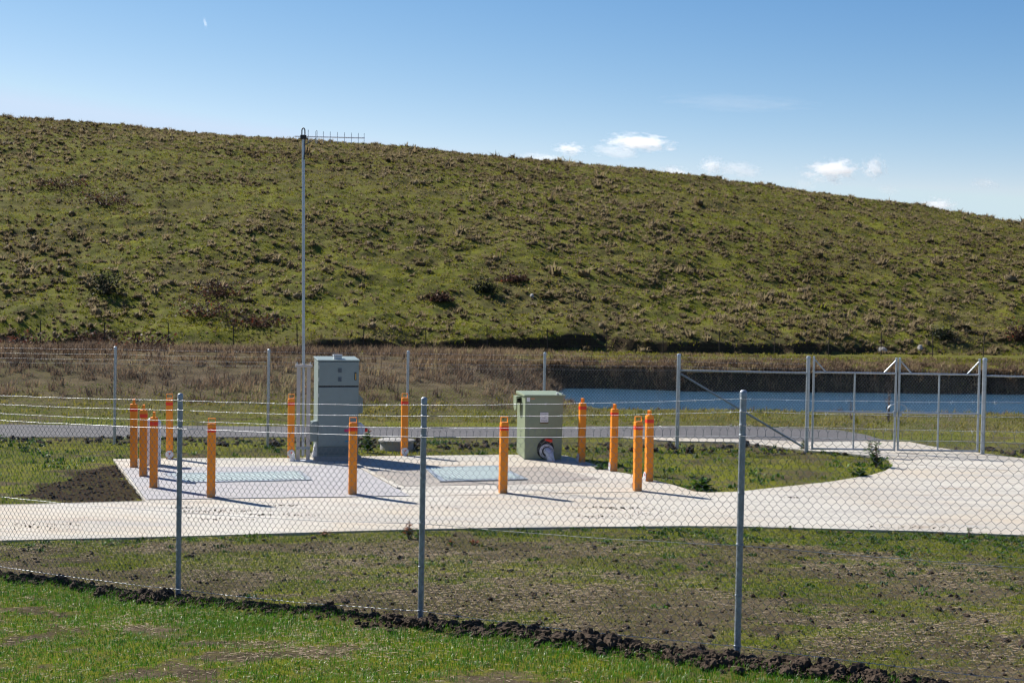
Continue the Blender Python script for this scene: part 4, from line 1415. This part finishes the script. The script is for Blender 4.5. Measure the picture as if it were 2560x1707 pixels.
# 5. hill: tussocks and turf
x, y = vis_fan(int(area_fan(64, 152, 3, .44) * 3.8), 64, 152, 3, .44)
fy = foot_y(x)
dn = .22 + .95 * sm(.38, .64, fbm(x, y, 7.5, 5, 61)) + .4 * sm(60, 74, y - fy)
keep = (y > fy - .6) & (RNG.random(len(x)) < dn)
x, y = x[keep], y[keep]
k = 18
sz = RNG.lognormal(-.50, .42, len(x)) * (.68 + .62 * fbm(x, y, 11, 3, 401))
cx, cy = clump(x, y, k, sz * .15)
ox, oy = cx - np.repeat(x, k), cy - np.repeat(y, k)
n = len(cx)
z = terrain(x, y)
hh = np.repeat(sz, k) * RNG.uniform(.16, .40, n)
az = np.arctan2(oy, ox) + RNG.normal(0, .5, n)
tt = np.repeat(fbm(x, y, 9, 3, 63) * .9 + RNG.normal(0, .18, len(x)) - .02, k) + RNG.normal(0, .08, n)
tm = np.clip(fbm(x, y, 9, 3, 63) * .8 + RNG.normal(0, .16, len(x)) - .06, 0, 1)
lumps('tussock_mound', x, y, sz * .145, M['tussock'], 'rounded hearts of the brown tussocks on the hillside', 'grass', .5, .5, 'stuff', False, True, tm)
o = blades('tussock_grass', np.stack([cx, cy, np.repeat(z, k)], 1), hh, np.repeat(sz, k) * RNG.uniform(.03, .06, n), az, RNG.uniform(.25, .95, n), tt, M['tussock'], RNG.random(n) * .3)
tag(o, 'brown tussocks covering the green hillside', 'grass', None, 'stuff')
x, y = vis_fan(int(area_fan(64, 152, 3, .44) * 3.4), 64, 152, 3, .44)
keep = (y > foot_y(x) - .6) & (RNG.random(len(x)) < .25 + .75 * sm(.40, .62, fbm(x, y * 2.2, 4.5, 4, 430)))
x, y = x[keep], y[keep]
cx, cy = clump(x, y, 7, RNG.uniform(.05, .14, len(x))); n = len(cx)
put('small_tufts', cx, cy, RNG.uniform(.08, .21, n), RNG.uniform(.025, .05, n), RNG.uniform(.2, .9, n),
    np.repeat(RNG.random(len(x)) * .8, 7) + RNG.normal(0, .08, n), M['tussock'], 'small brown tufts scattered between the tussocks on the hillside')
x, y = vis_fan(int(area_fan(64, 152, 3, .44) * 7), 64, 152, 3, .44)
keep = (y > foot_y(x) - 1)
x, y = x[keep], y[keep]
cx, cy = clump(x, y, 5, RNG.uniform(.05, .3, len(x))); n = len(cx)
put('hill_turf', cx, cy, RNG.uniform(.05, .15, n), RNG.uniform(.03, .06, n), RNG.uniform(.2, .9, n),
    np.repeat(fbm(x, y, 4, 3, 67) * 1.3 - .15, 5) + RNG.normal(0, .15, n), M['turf'], 'short green turf between the tussocks on the hillside')


# ------------------------------------------------------------------ shrubs and single weeds
def leaf_cloud(n, rx, ry, rz, size, lumpy, seed):
    rg = np.random.default_rng(seed)
    d = rg.normal(size=(n, 3)); d /= np.linalg.norm(d, axis=1, keepdims=True)
    d[:, 2] = np.abs(d[:, 2]) * 1.0
    th = np.arctan2(d[:, 1], d[:, 0])
    rad = (rg.random(n) ** .45) * (1 - lumpy + lumpy * 2 * vnoise(th * 2.2 + seed, d[:, 2] * 3, seed))
    P = d * rad[:, None] * np.array([rx, ry, rz])
    A = rg.normal(size=(n, 3)); A /= np.linalg.norm(A, axis=1, keepdims=True)
    B = np.cross(A, rg.normal(size=(n, 3))); B /= np.linalg.norm(B, axis=1, keepdims=True)
    s = size * rg.uniform(.6, 1.5, n)[:, None]
    V = np.stack([P - A * s, P + B * s * .5, P + A * s, P - B * s * .5], 1)
    return V, rg.random(n)


def shrub(px, py, Y, rx, rz, label, mk, n=700, group='dark shrubs on the hillside'):
    p = at(px, py, Y)
    zz = zat(p[0], p[1])
    g = thing('shrub', label, 'shrub', (p[0], p[1], zz - .02), 0, group)
    V, t_ = leaf_cloud(n, rx, rx * .7, rz, .075, .45, int(px + py))
    me = np_mesh('foliage', V, np.arange(n)[:, None] * 4 + np.array([[0, 1, 2, 3]]), None, {'tint': np.repeat(t_, 4)})
    link('foliage', me, M[mk], g)
    b = MB()
    for i in range(7):
        a = i * .9; b.tube([(0, 0, -.05), (rx * .35 * math.cos(a), rx * .3 * math.sin(a), rz * .5), (rx * .7 * math.cos(a), rx * .5 * math.sin(a), rz * .85)], [.03, .02, .008], 5)
    b.build('stem', M['twig'], g)


def hill_depth(px, py):
    """depth at which the view ray meets the hillside"""
    d = ray(px, py)
    Y = np.linspace(55, 160, 1400)
    P = CAM[None] + d[None] * (Y / d[1])[:, None]
    hit = np.where(P[:, 2] < terrain(P[:, 0], P[:, 1]) + .05)[0]
    return float(Y[hit[0]]) if len(hit) else 120.0


for px, py, w_, h_, lab, mk in [
    (265, 733, 1.0, 1.25, 'near-black dense shrub alone low on the left of the hill', 'darkbush'),
    (150, 465, 2.6, .7, 'long brown bramble mound high on the left of the hill', 'bramble'),
    (265, 512, 2.9, 1.1, 'widest dark bramble mound, just below the long brown one on the left of the hill', 'bramble'),
    (545, 738, 1.5, .9, 'reddish bramble above the broad red one, left of the mast', 'bramble'),
    (520, 790, 2.1, 1.0, 'broad reddish bramble low on the hill, left of the mast', 'bramble'),
    (650, 815, 1.7, .7, 'reddish bramble nearest the mast at the foot of the hill', 'bramble'),
    (232, 858, 1.5, .7, 'brown bramble mound at the hill foot above the far-left fence post', 'bramble'),
    (1212, 728, .7, .7, 'small dark shrub mid-hill, above the gap left of the green box', 'darkbush'),
    (1285, 702, .9, .5, 'low brown bramble just up-right of the small dark mid-hill shrub', 'bramble'),
    (1100, 750, .8, .55, 'brown bramble left of the small dark mid-hill shrub', 'bramble'),
    (2356, 845, .9, .7, 'dark shrub low on the right of the hill above the gates', 'darkbush'),
    (2548, 850, 1.0, 1.2, 'dark brown shrub at the right edge of the hill', 'bramble'),
]:
    Y = hill_depth(px, py)
    shrub(px, py, Y, w_, h_, lab, mk)
# red-leaved brambles on the terrace at the left
for px, py, Y, w_, h_, lab in [(60, 905, 57, 1.5, .75, 'rust-red bramble at the left edge above the dry bank'),
                               (365, 905, 58, 1.7, .8, 'reddish bramble right of the far-left fence post top, above the dry bank')]:
    shrub(px, py, Y, w_, h_, lab, 'bramble', group='red brambles above the dry bank')


def weed(name, px, py, h, spread, label, nleaf=40, red=0.0, stems=5, leaf=.05, z=0.0, Y=None, group=None, mk='weed', lw=.30):
    p = gp(px, py, z) if Y is None else at(px, py, Y)
    zz = zat(p[0], p[1])
    g = thing(name, label, 'weed', (p[0], p[1], zz), 0, group)
    rg = np.random.default_rng(int(px * 3 + py))
    b = MB(); LV, LT = [], []
    for s in range(stems):
        a = rg.uniform(0, 6.28); l_ = rg.uniform(.1, 1) * spread; hh = h * rg.uniform(.6, 1.0) if s else h
        if s == 0: l_ *= .2
        pts = [np.array([0, 0, -.02]), np.array([math.cos(a) * l_ * .45, math.sin(a) * l_ * .45, hh * .55]), np.array([math.cos(a) * l_, math.sin(a) * l_, hh])]
        b.tube([tuple(q) for q in pts], [.008 * h / .4 + .002, .005, .002], 5)
        for k in range(nleaf // stems):
            u = rg.uniform(.08, 1.0)
            c = pts[0] * (1 - u) ** 2 + pts[1] * 2 * u * (1 - u) + pts[2] * u * u
            la = rg.uniform(0, 6.28); sz = leaf * rg.uniform(.6, 1.3) * (1.25 - .7 * u)
            o_ = np.array([math.cos(la), math.sin(la), rg.uniform(.1, .9)]); sd_ = np.array([-math.sin(la), math.cos(la), rg.uniform(-.3, .3)])
            LV.append([c, c + o_ * sz * .5 + sd_ * sz * lw, c + o_ * sz + np.array([0, 0, -sz * .25]), c + o_ * sz * .5 - sd_ * sz * lw])
            LT.append(.95 + rg.random() * .05 if rg.random() < red * u * 1.6 else rg.random() * .75)
    LV = np.array(LV); n_ = len(LV)
    me = np_mesh('leaf', LV, np.arange(n_)[:, None] * 4 + np.array([[0, 1, 2, 3]]), None, {'tint': np.repeat(np.array(LT), 4)})
    fo = link('foliage', me, M[mk], g)
    b.build('stem', M['rust_stem'], g)
    return g


weed('weed', 1022, 1346, .24, .12, 'red-tipped weed at the driveway edge just left of the middle fence post', 70, .75, 8, .075)
weed('weed', 1045, 1344, .13, .10, 'dark green weed squeezed between the red-tipped weed and the middle fence post', 50, 0, 6, .06)
weed('weed', 810, 1334, .07, .12, 'small reddish weed flat on the near driveway edge, left of the red-tipped weed', 36, .8, 6, .06)
weed('weed', 1128, 1366, .08, .10, 'left of two small dark red weeds right of the middle fence post', 36, .9, 6, .06)
weed('weed', 1184, 1366, .08, .10, 'right of two small dark red weeds right of the middle fence post', 36, .8, 6, .06)
weed('weed', 2423, 1341, .17, .06, 'upright green weed at the driveway edge far right', 46, .0, 4, .055)
weed('weed', 1978, 1322, .10, .07, 'small olive weed at the driveway edge right of the right fence post', 30, .1, 4, .05)
weed('weed', 920, 1128, .52, .20, 'tall dark thistle between the cabinet and the round well ring', 120, .12, 6, .13)
weed('weed', 2192, 1166, .62, .30, 'tall thin thistle at the tip of the grass island near the gate', 150, .1, 9, .12)
weed('weed', 2150, 1189, .18, .22, 'dark leafy weed near the tip of the grass island', 60, 0, 8, .14)
weed('weed', 1752, 1219, .20, .28, 'big dark green leafy weed at the near corner of the grass island', 90, 0, 9, .16)
weed('weed', 2010, 1122, .28, .10, 'green weed at the foot of the thick left gate post', 50, .1, 5, .09)
weed('weed', 1500, 1172, .16, .20, 'green weed patch between the side-row bollards', 60, 0, 7, .13)
weed('weed', 820, 1150, .05, .1, 'tiny green weed in front of the cabinet plinth', 20, 0, 4, .05)
weed('weed', 1400, 1325, .06, .08, 'small yellow-green weed at the driveway edge between the middle and right posts', 26, 0, 4, .05)
weed('dead_thistle', 2222, 1045, 1.15, .32, 'dead brown thistle standing beyond the centre of the gates', 60, .0, 6, .10, Y=38.5, mk='bramble', group=None)
weed('dead_thistle', 2128, 1045, .75, .2, 'smaller dead thistle seen through the left gate leaf', 30, .0, 4, .08, Y=39.0, mk='bramble')

# pale stones on the hill and below the far fence posts
stones = [(128, 562, .15, 'white stone high on the left of the hill'), (1330, 742, .3, 'pale stone mid-hill, right of the small dark shrub'),
          (2206, 880, .38, 'pale stone on the terrace above the gates'), (2300, 872, .3, 'pale stone right of the one above the gates')]
for px, py, r_, lab in stones:
    Y = hill_depth(px, py); p = at(px, py, Y)
    o = lumps('stone', np.array([p[0]]), np.array([p[1]]), np.array([r_ * .6]), M['stone'], lab, 'stone', .2, .2, 'thing')
    o['group'] = 'pale stones on the slope'

# ------------------------------------------------------------------ clouds
def cloud_mat(name, dens, thresh=.52):
    m, n, l, out = nt(name)
    tc = n.new('ShaderNodeTexCoord')
    oi = n.new('ShaderNodeObjectInfo')
    ln = n.new('ShaderNodeVectorMath'); ln.operation = 'LENGTH'
    l.new(tc.outputs['Object'], ln.inputs[0])
    no = n.new('ShaderNodeTexNoise'); no.noise_dimensions = '4D'
    no.inputs['Scale'].default_value = 3.1; no.inputs['Detail'].default_value = 7; no.inputs['Roughness'].default_value = .62
    mw = n.new('ShaderNodeMath'); mw.operation = 'MULTIPLY'; mw.inputs[1].default_value = 40
    l.new(oi.outputs['Random'], mw.inputs[0]); l.new(mw.outputs[0], no.inputs['W'])
    l.new(tc.outputs['Object'], no.inputs['Vector'])
    a = n.new('ShaderNodeMath'); a.operation = 'SUBTRACT'; a.inputs[0].default_value = 1.0
    l.new(ln.outputs['Value'], a.inputs[1])
    b = n.new('ShaderNodeMath'); b.operation = 'MULTIPLY_ADD'; b.inputs[1].default_value = .31
    l.new(a.outputs[0], b.inputs[0]); l.new(no.outputs['Fac'], b.inputs[2])
    mr = n.new('ShaderNodeMapRange'); mr.interpolation_type = 'SMOOTHSTEP'
    mr.inputs['From Min'].default_value = thresh + .08; mr.inputs['From Max'].default_value = thresh + .26
    mr.inputs['To Max'].default_value = dens
    l.new(b.outputs[0], mr.inputs['Value'])
    v = n.new('ShaderNodeVolumePrincipled')
    v.inputs['Color'].default_value = (1, 1, 1, 1)
    v.inputs['Anisotropy'].default_value = .6
    l.new(mr.outputs[0], v.inputs['Density'])
    l.new(v.outputs[0], out.inputs['Volume'])
    return m


M['cloud'] = cloud_mat('cloud_vapour', .14)
M['wisp'] = cloud_mat('thin_cloud_vapour', .034, .45)
M['streak'] = cloud_mat('faint_wisp_vapour', .0022, .42)
bmx = bmesh.new(); bmesh.ops.create_icosphere(bmx, subdivisions=3, radius=1.0)
cl_me = bpy.data.meshes.new('cloud'); bmx.to_mesh(cl_me); bmx.free()
cl_me.materials.append(M['cloud'])
wi_me = cl_me.copy(); wi_me.materials.clear(); wi_me.materials.append(M['wisp'])
st_me = cl_me.copy(); st_me.materials.clear(); st_me.materials.append(M['streak'])
YC = 1500.0
clouds = [  # centre, half-width, half-height in photo pixels
    (1424, 374, 46, 17, 'cl', 'small white cloud just left of the largest upper cloud'),
    (1600, 357, 98, 22, 'cl', 'largest and highest flat white cloud over the middle of the skyline'),
    (1540, 378, 62, 17, 'wi', 'faint thin cloud tucked under the largest upper cloud'),
    (1362, 400, 62, 14, 'wi', 'thin cloud sitting on the skyline at the left end of the group'),
    (1685, 431, 52, 15, 'cl', 'low white cloud touching the skyline below the largest upper cloud'),
    (1780, 416, 36, 24, 'cl', 'bright puff with a faint tail to its right'),
    (1848, 424, 56, 18, 'wi', 'faint ragged cloud trailing right of the bright puff'),
    (2080, 426, 84, 30, 'cl', 'broad bright white cloud, left of a smaller upright puff'),
    (2186, 420, 36, 30, 'cl', 'upright round puff right of the broad bright cloud'),
    (2012, 463, 28, 12, 'wi', 'tiny faint cloud below the broad bright cloud'),
    (2220, 475, 30, 11, 'wi', 'tiny faint cloud below the upright puff'),
    (2462, 458, 38, 12, 'wi', 'small thin cloud alone near the right edge'),
    (2345, 513, 56, 20, 'cl', 'low white cloud just above the right-hand skyline'),
    (1850, 258, 190, 14, 'st', 'long faint wisp high above the other clouds'),
]
for px, py, a, b_, kd, lab in clouds:
    p = at(px, py, YC)
    o = bpy.data.objects.new('cloud', {'cl': cl_me, 'wi': wi_me, 'st': st_me}[kd])
    C.objects.link(o)
    s = YC / F_PX * 1.12
    o.location = p; o.scale = (a * s, a * s * .6, b_ * s * 1.15)
    o.rotation_euler = (0, R(random.uniform(-3, 9)), 0)
    tag(o, lab, 'cloud', 'small clouds low over the hill')
p = at(513, 58, YC)
o = bpy.data.objects.new('contrail', cl_me); C.objects.link(o)
o.location = p; o.scale = (2.6, 2.6, 8.4); o.rotation_euler = (0, R(-13), 0)
tag(o, 'short white vapour trail alone high on the left of the sky', 'vapour trail')
